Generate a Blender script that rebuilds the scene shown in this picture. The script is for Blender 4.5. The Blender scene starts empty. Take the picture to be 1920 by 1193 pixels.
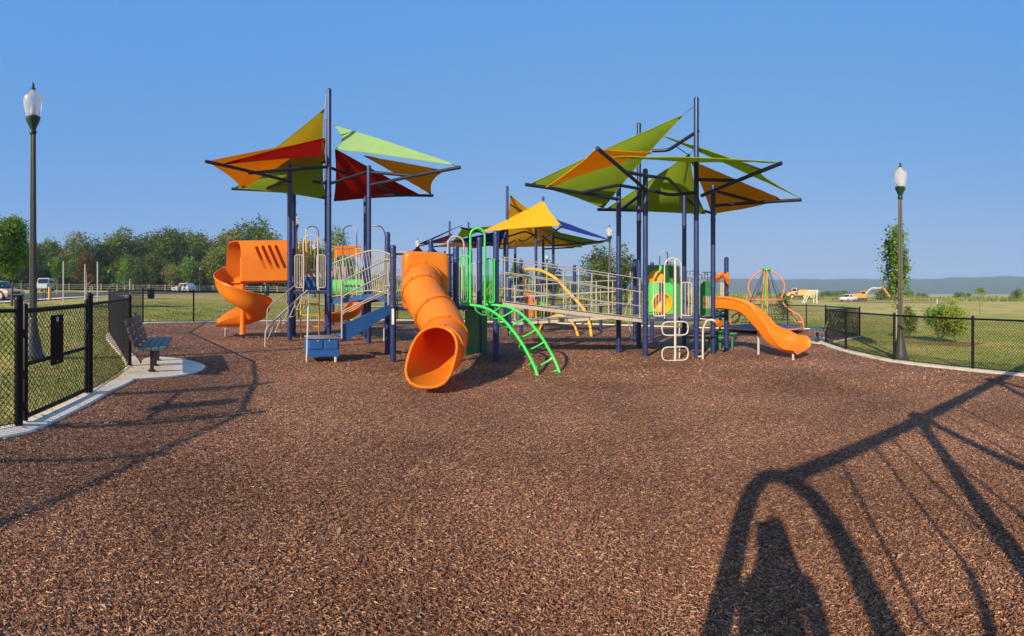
import bpy, math, random
import numpy as np
from mathutils import Vector, Matrix

RND = random.Random(11)
NPR = np.random.default_rng(11)
SC = bpy.context.scene
COL = SC.collection

# ------------------------------------------------------------------ camera, sky, sun
EYE = 1.55                       # camera height
FPX, HPX = 900.0, 543.0          # the photograph is a cylindrical panorama
cam = bpy.data.cameras.new('camera')
cam.type = 'PANO'
cam.panorama_type = 'CENTRAL_CYLINDRICAL'
cam.central_cylindrical_range_u_min = -960.0 / FPX
cam.central_cylindrical_range_u_max = 960.0 / FPX
cam.central_cylindrical_range_v_min = (HPX - 1193.0) / FPX
cam.central_cylindrical_range_v_max = HPX / FPX
cam.central_cylindrical_radius = 1.0
cam.clip_start = 0.05
cam.clip_end = 8000
camo = bpy.data.objects.new('camera', cam)
camo.location = (0, 0, EYE)
camo.rotation_euler = (math.pi / 2, 0, 0)
COL.objects.link(camo)
SC.camera = camo

SUN_EL = math.radians(26.3)
SHADOW_AZ = math.radians(29.8)   # heading (from +Y to +X) in which shadows fall
world = bpy.data.worlds.new('World')
SC.world = world
world.use_nodes = True
wn = world.node_tree.nodes
wl = world.node_tree.links
sky = wn.new('ShaderNodeTexSky')
sky.sky_type = 'NISHITA'
sky.sun_disc = False
sky.sun_elevation = SUN_EL
sky.sun_rotation = SHADOW_AZ + math.pi
sky.altitude = 200
sky.air_density = 1.0
sky.dust_density = 2.0
sky.ozone_density = 6.0
sky_grade = wn.new('ShaderNodeVectorMath'); sky_grade.operation = 'MULTIPLY_ADD'   # sky colour graded: channels scaled, an even blue added over the whole dome
sky_grade.inputs[1].default_value = (0.60, 0.30, 0.03)
sky_grade.inputs[2].default_value = (0.40, 2.0, 5.45)
wl.new(sky.outputs[0], sky_grade.inputs[0])
wl.new(sky_grade.outputs[0], wn['Background'].inputs[0])
wn['Background'].inputs[1].default_value = 0.097

sun = bpy.data.lights.new('sun', 'SUN')
sun.energy = 5.0
sun.angle = math.radians(0.6)
sun.color = (1.0, 0.85, 0.62)
suno = bpy.data.objects.new('sun', sun)
ldir = Vector((math.sin(SHADOW_AZ) * math.cos(SUN_EL), math.cos(SHADOW_AZ) * math.cos(SUN_EL), -math.sin(SUN_EL)))
suno.rotation_euler = ldir.to_track_quat('-Z', 'Y').to_euler()
suno.location = (-20, -30, 30)
COL.objects.link(suno)

SC.view_settings.view_transform = 'Standard'
SC.view_settings.look = 'None'
SC.view_settings.exposure = 0.5
SC.view_settings.gamma = 1.0
SC.cycles.use_denoising = True
SC.cycles.max_bounces = 10
SC.cycles.diffuse_bounces = 8
SC.cycles.transmission_bounces = 8
SC.cycles.transparent_max_bounces = 16
SC.cycles.volume_bounces = 0

# ------------------------------------------------------------------ places
SLOPE = 0.027                    # the site falls gently to the right
def G(x, y=0.0):
    c = max(-15.0, min(15.0, x))
    r = max(-100.0, min(100.0, x)) - c
    return -(SLOPE * c + 0.017 * r)

def at(px, py, d):
    a = (px - 960.0) / FPX
    return Vector((d * math.sin(a), d * math.cos(a), EYE + (HPX - py) * d / FPX))

def gp(px, py, dz=0.0):
    a = (px - 960.0) / FPX
    t = EYE / ((py - HPX) / FPX - SLOPE * math.sin(a))
    if abs(t * math.sin(a)) > 15.0:
        for _ in range(60):
            t = 0.5 * t + 0.5 * (EYE - G(t * math.sin(a))) * FPX / max(py - HPX, 0.5)
    x, y = t * math.sin(a), t * math.cos(a)
    return Vector((x, y, G(x) + dz))

def gd(px, d, dz=0.0):
    a = (px - 960.0) / FPX
    x, y = d * math.sin(a), d * math.cos(a)
    return Vector((x, y, G(x) + dz))

def yz(py, d): return EYE + (HPX - py) * d / FPX

def V(*a):
    return Vector(a)

# ------------------------------------------------------------------ materials
MATS = {}
def nodes_of(name):
    m = bpy.data.materials.new(name)
    m.use_nodes = True
    n, l = m.node_tree.nodes, m.node_tree.links
    b = n['Principled BSDF']
    MATS[name] = m
    return m, n, l, b

def plain(name, col, rough=0.5, metal=0.0, var=0.12, scale=6.0, bump=0.0, bscale=60.0, coat=0.0, spec=0.5, dirt=0.0):
    """painted / plastic / metal surface: base colour with slight wear variation and fine relief"""
    m, n, l, b = nodes_of(name)
    tc = n.new('ShaderNodeTexCoord')
    ns = n.new('ShaderNodeTexNoise')
    ns.inputs['Scale'].default_value = scale
    ns.inputs['Detail'].default_value = 5
    l.new(tc.outputs['Object'], ns.inputs['Vector'])
    cr = n.new('ShaderNodeValToRGB')
    c0 = [c * (1 - var) for c in col]
    c1 = [min(1, c * (1 + var)) for c in col]
    if dirt:
        c0 = [a * (1 - dirt) + d * dirt for a, d in zip(c0, (0.16, 0.12, 0.09))]
    cr.color_ramp.elements[0].color = (*c0, 1)
    cr.color_ramp.elements[1].color = (*c1, 1)
    cr.color_ramp.elements[0].position = 0.3
    cr.color_ramp.elements[1].position = 0.7
    l.new(ns.outputs['Fac'], cr.inputs['Fac'])
    l.new(cr.outputs['Color'], b.inputs['Base Color'])
    rr = n.new('ShaderNodeMapRange')
    rr.inputs['To Min'].default_value = max(0.05, rough - 0.08)
    rr.inputs['To Max'].default_value = min(1, rough + 0.1)
    l.new(ns.outputs['Fac'], rr.inputs['Value'])
    l.new(rr.outputs[0], b.inputs['Roughness'])
    b.inputs['Metallic'].default_value = metal
    b.inputs['Coat Weight'].default_value = coat
    b.inputs['Specular IOR Level'].default_value = spec
    if bump:
        n2 = n.new('ShaderNodeTexNoise')
        n2.inputs['Scale'].default_value = bscale
        n2.inputs['Detail'].default_value = 4
        l.new(tc.outputs['Object'], n2.inputs['Vector'])
        bp = n.new('ShaderNodeBump')
        bp.inputs['Strength'].default_value = bump
        bp.inputs['Distance'].default_value = 0.01
        l.new(n2.outputs['Fac'], bp.inputs['Height'])
        l.new(bp.outputs[0], b.inputs['Normal'])
    return m

plain('orange', (0.84, 0.295, 0.016), 0.36, bump=0.06, bscale=220, var=0.05, scale=2.0, dirt=0.05)
def glow_through(name, col, fac):
    m = MATS[name]; n, l = m.node_tree.nodes, m.node_tree.links
    t = n.new('ShaderNodeBsdfTranslucent'); t.inputs[0].default_value = (*col, 1)
    mx = n.new('ShaderNodeMixShader'); mx.inputs[0].default_value = fac
    l.new(n['Principled BSDF'].outputs[0], mx.inputs[1]); l.new(t.outputs[0], mx.inputs[2])
    l.new(mx.outputs[0], n['Material Output'].inputs[0])
glow_through('orange', (1.0, 0.14, 0.0), 0.38)      # moulded plastic lets light through
plain('navy', (0.016, 0.031, 0.125), 0.36, var=0.14, coat=0.15)
plain('arm_navy_shaded', (0.010, 0.012, 0.030), 0.4, var=0.14)  # darker than the posts: shade under the sails is put into the colour
plain('stair_blue', (0.018, 0.10, 0.33), 0.4, var=0.10, bump=0.08, bscale=150, dirt=0.05)
plain('cream', (0.38, 0.355, 0.31), 0.42, var=0.08, scale=12)
plain('white_steel', (0.50, 0.48, 0.44), 0.42, var=0.08, scale=12)
plain('ramp_tan', (0.46, 0.41, 0.34), 0.55, var=0.12, bump=0.1)
plain('bright_green', (0.045, 0.56, 0.085), 0.36, var=0.07, scale=5)
plain('panel_green', (0.09, 0.53, 0.10), 0.42, var=0.06, bump=0.05, bscale=150)
plain('deep_green', (0.03, 0.22, 0.06), 0.45, var=0.08)
plain('amber_plastic', (0.80, 0.40, 0.012), 0.35, var=0.08)
plain('yellow_paint', (0.78, 0.42, 0.02), 0.4, var=0.08)
plain('deck_grey', (0.20, 0.19, 0.18), 0.7, var=0.15, bump=0.2, bscale=90)
plain('black_vinyl', (0.005, 0.005, 0.006), 0.5, var=0.25, spec=0.25)
plain('lamp_green', (0.008, 0.045, 0.032), 0.38, var=0.15)
plain('lamp_grey', (0.085, 0.082, 0.072), 0.45, var=0.2, scale=18, metal=0.1)
plain('dark_metal', (0.02, 0.02, 0.021), 0.45, var=0.2)
plain('back_board_shaded', (0.115, 0.09, 0.075), 0.62, var=0.22, scale=9, bump=0.25, bscale=70)  # bench back: shade and brown ground light are put into the plank colour
plain('seat_board_sky', (0.095, 0.115, 0.105), 0.5, var=0.2, scale=9, bump=0.25, bscale=70)  # same planks as the back, with the sky's reflection put into the colour
plain('white_plastic', (0.72, 0.72, 0.70), 0.4)
plain('cable', (0.05, 0.05, 0.06), 0.5)
plain('steel_cable', (0.30, 0.31, 0.33), 0.35, metal=0.8)
plain('orange_pipe', (0.66, 0.19, 0.07), 0.4, var=0.08)
plain('deck_blue', (0.07, 0.09, 0.16), 0.6)
plain('red_plastic', (0.45, 0.03, 0.015), 0.45)
plain('tan_panel', (0.42, 0.30, 0.22), 0.55)
plain('rubber', (0.012, 0.012, 0.013), 0.8)
plain('car_white', (0.72, 0.72, 0.70), 0.25, coat=0.5, var=0.03)
plain('car_silver', (0.50, 0.50, 0.50), 0.25, coat=0.5, metal=0.3, var=0.03)
plain('digger_yellow', (0.62, 0.36, 0.07), 0.5, dirt=0.2)
plain('digger_orange', (0.70, 0.25, 0.02), 0.5, dirt=0.15)
plain('wood_rail', (0.30, 0.26, 0.20), 0.8, var=0.25, bump=0.3)
plain('skin', (0.45, 0.27, 0.19), 0.55)
plain('cloth_pink', (0.50, 0.24, 0.20), 0.85)
plain('cloth_dark', (0.03, 0.035, 0.05), 0.85)
plain('hair', (0.03, 0.02, 0.012), 0.6)
plain('bollard_yellow', (0.75, 0.36, 0.02), 0.5)
plain('sign_black', (0.003, 0.003, 0.0035), 0.5, spec=0.15)
plain('sticker_blue', (0.25, 0.45, 0.60), 0.4)

def glass(name, col, rough=0.05, trans=1.0):
    m, n, l, b = nodes_of(name)
    b.inputs['Base Color'].default_value = (*col, 1)
    b.inputs['Roughness'].default_value = rough
    b.inputs['Transmission Weight'].default_value = trans
    b.inputs['IOR'].default_value = 1.45
    return m
glass('car_glass', (0.02, 0.025, 0.03), 0.05, 0.0)
# frosted acrylic lamp globe
m, n, l, b = nodes_of('globe')
b.inputs['Base Color'].default_value = (0.90, 0.89, 0.86, 1)
b.inputs['Roughness'].default_value = 0.22
b.inputs['Transmission Weight'].default_value = 0.72
b.inputs['IOR'].default_value = 1.2

def sail_mat(name, col):
    """knitted shade cloth: diffuse with light passing through, fine weave relief"""
    m = bpy.data.materials.new(name)
    m.use_nodes = True
    n, l = m.node_tree.nodes, m.node_tree.links
    n.remove(n['Principled BSDF'])
    out = n['Material Output']
    tc = n.new('ShaderNodeTexCoord')
    ns = n.new('ShaderNodeTexNoise'); ns.inputs['Scale'].default_value = 3.0; ns.inputs['Detail'].default_value = 6
    l.new(tc.outputs['Object'], ns.inputs['Vector'])
    mx = n.new('ShaderNodeMixRGB'); mx.inputs['Color1'].default_value = (*[c * 0.9 for c in col], 1); mx.inputs['Color2'].default_value = (*[min(1, c * 1.1) for c in col], 1)
    l.new(ns.outputs['Fac'], mx.inputs['Fac'])
    wv = n.new('ShaderNodeTexNoise'); wv.inputs['Scale'].default_value = 180.0
    l.new(tc.outputs['Object'], wv.inputs['Vector'])
    bp = n.new('ShaderNodeBump'); bp.inputs['Strength'].default_value = 0.15; bp.inputs['Distance'].default_value = 0.01
    l.new(wv.outputs['Fac'], bp.inputs['Height'])
    d = n.new('ShaderNodeBsdfDiffuse'); d.inputs['Roughness'].default_value = 0.8
    t = n.new('ShaderNodeBsdfTranslucent')
    l.new(mx.outputs[0], d.inputs[0]); l.new(mx.outputs[0], t.inputs[0]); l.new(bp.outputs[0], d.inputs['Normal'])
    ms = n.new('ShaderNodeMixShader'); ms.inputs[0].default_value = 0.48
    l.new(d.outputs[0], ms.inputs[1]); l.new(t.outputs[0], ms.inputs[2])
    l.new(ms.outputs[0], out.inputs[0])
    MATS[name] = m
sail_mat('sail_green', (0.35, 0.48, 0.045))
sail_mat('sail_pale_green', (0.46, 0.68, 0.32))
sail_mat('sail_green_sunlit', (0.52, 0.41, 0.02))  # upper part split off the green sail, its sunlit gold put into the colour
sail_mat('sail_orange', (0.88, 0.46, 0.012))
sail_mat('sail_red', (0.46, 0.012, 0.006))
sail_mat('sail_yellow', (0.90, 0.56, 0.035))
sail_mat('sail_blue', (0.025, 0.05, 0.32))
sail_mat('sail_pink', (0.62, 0.08, 0.10))

def leaf_mat(name, dark, light, trans=0.3):
    m = bpy.data.materials.new(name)
    m.use_nodes = True
    n, l = m.node_tree.nodes, m.node_tree.links
    n.remove(n['Principled BSDF'])
    out = n['Material Output']
    g = n.new('ShaderNodeNewGeometry')
    cr = n.new('ShaderNodeValToRGB')
    cr.color_ramp.elements[0].color = (*dark, 1)
    cr.color_ramp.elements[1].color = (*light, 1)
    tc = n.new('ShaderNodeTexCoord')
    ns = n.new('ShaderNodeTexNoise'); ns.inputs['Scale'].default_value = 0.55; ns.inputs['Detail'].default_value = 3
    l.new(tc.outputs['Object'], ns.inputs['Vector'])
    ad = n.new('ShaderNodeMath'); ad.operation = 'MULTIPLY_ADD'; ad.inputs[1].default_value = 0.55
    l.new(g.outputs['Random Per Island'], ad.inputs[0])
    sb = n.new('ShaderNodeMath'); sb.operation = 'MULTIPLY_ADD'; sb.inputs[1].default_value = 1.6; sb.inputs[2].default_value = -0.55
    l.new(ns.outputs['Fac'], sb.inputs[0])
    l.new(sb.outputs[0], ad.inputs[2])
    l.new(ad.outputs[0], cr.inputs['Fac'])
    d = n.new('ShaderNodeBsdfDiffuse'); t = n.new('ShaderNodeBsdfTranslucent')
    gl = n.new('ShaderNodeBsdfGlossy'); gl.inputs['Roughness'].default_value = 0.45
    gl.inputs[0].default_value = (0.6, 0.65, 0.6, 1)
    l.new(cr.outputs[0], d.inputs[0]); l.new(cr.outputs[0], t.inputs[0])
    ms = n.new('ShaderNodeMixShader'); ms.inputs[0].default_value = trans
    l.new(d.outputs[0], ms.inputs[1]); l.new(t.outputs[0], ms.inputs[2])
    m2 = n.new('ShaderNodeMixShader'); m2.inputs[0].default_value = 0.03
    l.new(ms.outputs[0], m2.inputs[1]); l.new(gl.outputs[0], m2.inputs[2])
    l.new(m2.outputs[0], out.inputs[0])
    MATS[name] = m
leaf_mat('leaf_dark', (0.016, 0.038, 0.008), (0.17, 0.235, 0.036))
leaf_mat('leaf_mid', (0.028, 0.060, 0.010), (0.30, 0.36, 0.052))
leaf_mat('leaf_olive', (0.055, 0.075, 0.014), (0.42, 0.40, 0.080))
leaf_mat('leaf_fresh', (0.056, 0.138, 0.015), (0.250, 0.400, 0.056))
leaf_mat('leaf_lime', (0.120, 0.192, 0.014), (0.432, 0.480, 0.048))
leaf_mat('leaf_brown', (0.072, 0.042, 0.022), (0.204, 0.114, 0.048))
leaf_mat('leaf_pale', (0.10, 0.09, 0.06), (0.26, 0.22, 0.16))
leaf_mat('grass_blade', (0.070, 0.155, 0.018), (0.30, 0.345, 0.070), 0.25)
leaf_mat('weeds', (0.091, 0.130, 0.026), (0.338, 0.351, 0.091), 0.2)
leaf_mat('dry_leaf', (0.30, 0.20, 0.11), (0.50, 0.38, 0.22), 0.2)
plain('bark', (0.10, 0.075, 0.055), 0.9, var=0.3, bump=0.6, bscale=25)
plain('pale_bark', (0.42, 0.37, 0.30), 0.8, var=0.2, bump=0.3)

# rubber / wood mulch
m, n, l, b = nodes_of('mulch_ground')
tc = n.new('ShaderNodeTexCoord')
mp = n.new('ShaderNodeMapping'); l.new(tc.outputs['Object'], mp.inputs['Vector'])
v1 = n.new('ShaderNodeTexVoronoi'); v1.inputs['Scale'].default_value = 64
v1.inputs['Randomness'].default_value = 1.0
nz = n.new('ShaderNodeTexNoise'); nz.inputs['Scale'].default_value = 9; nz.inputs['Detail'].default_value = 4
l.new(mp.outputs[0], nz.inputs['Vector'])
mxv = n.new('ShaderNodeMixRGB'); mxv.inputs['Fac'].default_value = 0.12
l.new(mp.outputs[0], mxv.inputs['Color1']); l.new(nz.outputs['Color'], mxv.inputs['Color2'])
l.new(mxv.outputs[0], v1.inputs['Vector'])
cr = n.new('ShaderNodeValToRGB')
e = cr.color_ramp.elements
e[0].color = (0.071, 0.031, 0.019, 1); e[1].color = (0.594, 0.370, 0.221, 1)
x = cr.color_ramp.elements.new(0.45); x.color = (0.204, 0.089, 0.054, 1)
x = cr.color_ramp.elements.new(0.75); x.color = (0.338, 0.165, 0.098, 1)
sep = n.new('ShaderNodeSeparateColor'); l.new(v1.outputs['Color'], sep.inputs[0])
l.new(sep.outputs[0], cr.inputs['Fac'])
big = n.new('ShaderNodeTexNoise'); big.inputs['Scale'].default_value = 0.5; big.inputs['Detail'].default_value = 6
l.new(tc.outputs['Object'], big.inputs['Vector'])
mr = n.new('ShaderNodeMapRange'); mr.inputs['From Min'].default_value = 0.3; mr.inputs['From Max'].default_value = 0.7
mr.inputs['To Min'].default_value = 0.66; mr.inputs['To Max'].default_value = 1.28
l.new(big.outputs['Fac'], mr.inputs['Value'])
mul = n.new('ShaderNodeVectorMath'); mul.operation = 'SCALE'
l.new(cr.outputs[0], mul.inputs[0]); l.new(mr.outputs[0], mul.inputs['Scale'])
l.new(mul.outputs[0], b.inputs['Base Color'])
b.inputs['Roughness'].default_value = 0.85
b.inputs['Specular IOR Level'].default_value = 0.25
bp = n.new('ShaderNodeBump'); bp.inputs['Strength'].default_value = 0.9; bp.inputs['Distance'].default_value = 0.02
l.new(v1.outputs['Distance'], bp.inputs['Height']); l.new(bp.outputs[0], b.inputs['Normal'])

m, n, l, b = nodes_of('mulch_chip')
g = n.new('ShaderNodeNewGeometry')
cr = n.new('ShaderNodeValToRGB')
e = cr.color_ramp.elements
e[0].color = (0.099, 0.037, 0.020, 1); e[1].color = (0.600, 0.382, 0.207, 1)
for p_, c_ in ((0.35, (0.234, 0.097, 0.050, 1)), (0.68, (0.353, 0.165, 0.090, 1)), (0.90, (0.479, 0.265, 0.148, 1))):
    x = e.new(p_); x.color = c_
l.new(g.outputs['Random Per Island'], cr.inputs['Fac'])
tcm = n.new('ShaderNodeTexCoord')
bigm = n.new('ShaderNodeTexNoise'); bigm.inputs['Scale'].default_value = 0.5; bigm.inputs['Detail'].default_value = 6
l.new(tcm.outputs['Object'], bigm.inputs['Vector'])
mrm = n.new('ShaderNodeMapRange'); mrm.inputs['From Min'].default_value = 0.3; mrm.inputs['From Max'].default_value = 0.7
mrm.inputs['To Min'].default_value = 0.66; mrm.inputs['To Max'].default_value = 1.28
l.new(bigm.outputs['Fac'], mrm.inputs['Value'])
mulm = n.new('ShaderNodeVectorMath'); mulm.operation = 'SCALE'
l.new(cr.outputs[0], mulm.inputs[0]); l.new(mrm.outputs[0], mulm.inputs['Scale'])
l.new(mulm.outputs[0], b.inputs['Base Color'])
b.inputs['Roughness'].default_value = 0.85
b.inputs['Specular IOR Level'].default_value = 0.12

def ground_mat(name, stops, scale, bump, fine=60.0, rough=0.95):
    m, n, l, b = nodes_of(name)
    tc = n.new('ShaderNodeTexCoord')
    a = n.new('ShaderNodeTexNoise'); a.inputs['Scale'].default_value = scale; a.inputs['Detail'].default_value = 9; a.inputs['Roughness'].default_value = 0.62
    f = n.new('ShaderNodeTexNoise'); f.inputs['Scale'].default_value = fine; f.inputs['Detail'].default_value = 6; f.inputs['Roughness'].default_value = 0.7
    l.new(tc.outputs['Object'], a.inputs['Vector']); l.new(tc.outputs['Object'], f.inputs['Vector'])
    ad = n.new('ShaderNodeMath'); ad.operation = 'MULTIPLY_ADD'; ad.inputs[1].default_value = 0.45
    sb = n.new('ShaderNodeMath'); sb.operation = 'MULTIPLY_ADD'; sb.inputs[1].default_value = 1.5; sb.inputs[2].default_value = -0.475
    l.new(a.outputs['Fac'], sb.inputs[0]); l.new(f.outputs['Fac'], ad.inputs[0]); l.new(sb.outputs[0], ad.inputs[2])
    cr = n.new('ShaderNodeValToRGB')
    e = cr.color_ramp.elements
    e[0].position = stops[0][0]; e[0].color = (*stops[0][1], 1)
    e[1].position = stops[-1][0]; e[1].color = (*stops[-1][1], 1)
    for p_, c_ in stops[1:-1]:
        x = e.new(p_); x.color = (*c_, 1)
    l.new(ad.outputs[0], cr.inputs['Fac']); l.new(cr.outputs[0], b.inputs['Base Color'])
    b.inputs['Roughness'].default_value = rough
    b.inputs['Specular IOR Level'].default_value = 0.2
    bp = n.new('ShaderNodeBump'); bp.inputs['Strength'].default_value = bump; bp.inputs['Distance'].default_value = 0.03
    l.new(f.outputs['Fac'], bp.inputs['Height']); l.new(bp.outputs[0], b.inputs['Normal'])
    return m
ground_mat('field_grass', ((0.12, (0.19, 0.22, 0.040)), (0.38, (0.34, 0.31, 0.080)), (0.58, (0.49, 0.385, 0.120)), (0.85, (0.57, 0.41, 0.165))), 0.16, 0.8, 22.0)
ground_mat('concrete', ((0.1, (0.47, 0.40, 0.31)), (0.45, (0.70, 0.61, 0.49)), (0.9, (0.80, 0.71, 0.58))), 2.0, 0.25, 45.0)
ground_mat('asphalt', ((0.1, (0.055, 0.055, 0.058)), (0.9, (0.11, 0.11, 0.112))), 1.0, 0.3, 40.0)
ground_mat('bare_soil', ((0.1, (0.20, 0.09, 0.045)), (0.9, (0.36, 0.20, 0.11))), 1.5, 0.6, 20.0)
ground_mat('ridge_forest', ((0.1, (0.020, 0.045, 0.022)), (0.9, (0.055, 0.085, 0.035))), 0.02, 0.6, 0.2)

# ------------------------------------------------------------------ mesh helpers
ROOT = {}
def new_mesh(name, verts, faces, mat=None, smooth=False):
    me = bpy.data.meshes.new(name)
    me.from_pydata([tuple(v) for v in verts], [], faces)
    if mat:
        me.materials.append(MATS[mat])
    if smooth:
        me.polygons.foreach_set('use_smooth', [True] * len(me.polygons))
    me.update()
    return me

def array_mesh(name, verts, quads, mat):
    """numpy arrays -> mesh (uniform polygon size)"""
    me = bpy.data.meshes.new(name)
    nf, k = quads.shape
    me.vertices.add(len(verts)); me.loops.add(nf * k); me.polygons.add(nf)
    me.vertices.foreach_set('co', np.ascontiguousarray(verts, dtype=np.float32).ravel())
    me.loops.foreach_set('vertex_index', np.ascontiguousarray(quads, dtype=np.int32).ravel())
    me.polygons.foreach_set('loop_start', np.arange(0, nf * k, k, dtype=np.int32))
    me.polygons.foreach_set('loop_total', np.full(nf, k, dtype=np.int32))
    me.materials.append(MATS[mat])
    me.update(calc_edges=True)
    me.validate()
    return me

def link(name, me, parent=None, loc=None):
    o = bpy.data.objects.new(name, me)
    COL.objects.link(o)
    if parent is not None:
        o.parent = parent
        ROOT[o] = ROOT.get(parent, Vector())
    elif loc is not None:
        o.location = loc
        ROOT[o] = Vector(loc)
    return o

def thing(name, label, cat, loc, group=None):
    o = bpy.data.objects.new(name, None)
    o.empty_display_size = 0.2
    COL.objects.link(o)
    o.location = loc
    o['label'] = label; o['category'] = cat
    if group: o['group'] = group
    ROOT[o] = Vector(loc)
    return o

def tag(o, label, cat, group=None):
    o['label'] = label; o['category'] = cat
    if group: o['group'] = group
    return o

def frames(pts, closed=False):
    n = len(pts)
    T = []
    for i in range(n):
        if closed:
            t = pts[(i + 1) % n] - pts[i - 1]
        else:
            t = pts[min(i + 1, n - 1)] - pts[max(i - 1, 0)]
        T.append(t.normalized() if t.length > 1e-9 else Vector((0, 0, 1)))
    u = T[0].orthogonal().normalized()
    U = [u]
    for i in range(1, n):
        u = U[-1] - T[i] * U[-1].dot(T[i])
        if u.length < 1e-6: u = T[i].orthogonal()
        U.append(u.normalized())
    return T, U

class MB:
    def __init__(s):
        s.v = []; s.f = []
    def add(s, vs, fs):
        k = len(s.v)
        s.v += [Vector(v) for v in vs]
        s.f += [[i + k for i in f] for f in fs]
        return s
    def tube(s, pts, r, seg=10, caps=True, closed=False):
        pts = [Vector(p) for p in pts]
        T, U = frames(pts, closed)
        n = len(pts)
        rs = r if isinstance(r, (list, tuple)) else [r] * n
        vs, fs = [], []
        for i in range(n):
            w = T[i].cross(U[i])
            for j in range(seg):
                a = 2 * math.pi * j / seg
                vs.append(pts[i] + (U[i] * math.cos(a) + w * math.sin(a)) * rs[i])
        m_ = n if closed else n - 1
        for i in range(m_):
            i2 = (i + 1) % n
            for j in range(seg):
                j2 = (j + 1) % seg
                fs.append([i * seg + j, i * seg + j2, i2 * seg + j2, i2 * seg + j])
        if caps and not closed:
            fs.append(list(range(seg))[::-1])
            fs.append([(n - 1) * seg + j for j in range(seg)])
        return s.add(vs, fs)
    def lathe(s, c, prof, seg=14, axis='Z'):
        """profile of (radius, height) round a vertical axis at c"""
        c = Vector(c)
        vs, fs = [], []
        for (r, z) in prof:
            for j in range(seg):
                a = 2 * math.pi * j / seg
                vs.append(c + Vector((r * math.cos(a), r * math.sin(a), z)))
        for i in range(len(prof) - 1):
            for j in range(seg):
                j2 = (j + 1) % seg
                fs.append([i * seg + j, i * seg + j2, (i + 1) * seg + j2, (i + 1) * seg + j])
        fs.append(list(range(seg))[::-1])
        fs.append([(len(prof) - 1) * seg + j for j in range(seg)])
        return s.add(vs, fs)
    def box(s, c, ax, ay, az, bev=0.0):
        """box at centre c with half-axis vectors; bevelled vertical-ish edges when bev>0"""
        c, ax, ay, az = Vector(c), Vector(ax), Vector(ay), Vector(az)
        if not bev:
            vs = [c + ax * i + ay * j + az * k for k in (-1, 1) for j in (-1, 1) for i in (-1, 1)]
            return s.add(vs, [[0, 2, 3, 1], [4, 5, 7, 6], [0, 1, 5, 4], [2, 6, 7, 3], [0, 4, 6, 2], [1, 3, 7, 5]])
        la, lb, lc = ax.length, ay.length, az.length
        ua, ub, uc = ax / la, ay / lb, az / lc
        bev = min(bev, la * .9, lb * .9, lc * .9)
        ring = []
        for (i, j) in ((-1, -1), (1, -1), (1, 1), (-1, 1)):
            p = (i * (la - bev), j * lb); q = (i * la, j * (lb - bev))
            ring += [p, q] if i * j > 0 and False else ([q, p] if (i, j) in ((-1, -1), (1, 1)) else [p, q])
        levels = [(-lc, bev), (-lc + bev, 0), (lc - bev, 0), (lc, bev)]
        vs, fs = [], []
        for (h, ins) in levels:
            for (a, b2) in ring:
                a2 = a * (1 - ins / la); b3 = b2 * (1 - ins / lb)
                vs.append(c + ua * a2 + ub * b3 + uc * h)
        k = 8
        for i in range(3):
            for j in range(k):
                j2 = (j + 1) % k
                fs.append([i * k + j, i * k + j2, (i + 1) * k + j2, (i + 1) * k + j])
        fs.append(list(range(k))[::-1]); fs.append([3 * k + j for j in range(k)])
        return s.add(vs, fs)
    def prism(s, poly, off):
        """polygon (list of points) extruded by the vector off"""
        n = len(poly); off = Vector(off)
        vs = [Vector(p) for p in poly] + [Vector(p) + off for p in poly]
        fs = [list(range(n))[::-1], [n + i for i in range(n)]]
        for i in range(n):
            j = (i + 1) % n
            fs.append([i, j, n + j, n + i])
        return s.add(vs, fs)
    def grid(s, rows, closed=False):
        n, k = len(rows), len(rows[0])
        vs = [p for r_ in rows for p in r_]
        fs = []
        for i in range(n - 1):
            for j in range(k if closed else k - 1):
                j2 = (j + 1) % k
                fs.append([i * k + j, i * k + j2, (i + 1) * k + j2, (i + 1) * k + j])
        return s.add(vs, fs)
    def shell(s, rows, t, closed=False):
        """grid given a real thickness t, along its vertex normals"""
        n, k = len(rows), len(rows[0])
        N = [[None] * k for _ in range(n)]
        for i in range(n):
            for j in range(k):
                a = rows[min(i + 1, n - 1)][j] - rows[max(i - 1, 0)][j]
                if closed:
                    b_ = rows[i][(j + 1) % k] - rows[i][j - 1]
                else:
                    b_ = rows[i][min(j + 1, k - 1)] - rows[i][max(j - 1, 0)]
                c_ = a.cross(b_)
                N[i][j] = c_.normalized() if c_.length > 1e-9 else Vector((0, 0, 1))
        vs = [rows[i][j] for i in range(n) for j in range(k)] + [rows[i][j] + N[i][j] * t for i in range(n) for j in range(k)]
        o = n * k
        fs = []
        kk = k if closed else k - 1
        for i in range(n - 1):
            for j in range(kk):
                j2 = (j + 1) % k
                q = [i * k + j, i * k + j2, (i + 1) * k + j2, (i + 1) * k + j]
                fs.append(q); fs.append([x_ + o for x_ in q][::-1])
        for j in range(kk):
            j2 = (j + 1) % k
            fs.append([j2, j, j + o, j2 + o])
            e_ = (n - 1) * k
            fs.append([e_ + j, e_ + j2, e_ + j2 + o, e_ + j + o])
        if not closed:
            for i in range(n - 1):
                fs.append([i * k, (i + 1) * k, (i + 1) * k + o, i * k + o])
                fs.append([(i + 1) * k + k - 1, i * k + k - 1, i * k + k - 1 + o, (i + 1) * k + k - 1 + o])
        return s.add(vs, fs)
    def build(s, name, mat, parent=None, smooth=True, loc=None, angle=40):
        base = ROOT.get(parent, Vector()) if parent is not None else (Vector(loc) if loc is not None else Vector())
        me = new_mesh(name, [v - base for v in s.v], s.f, mat, smooth)
        if smooth:
            me.set_sharp_from_angle(angle=math.radians(angle))
        return link(name, me, parent, loc)

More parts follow.
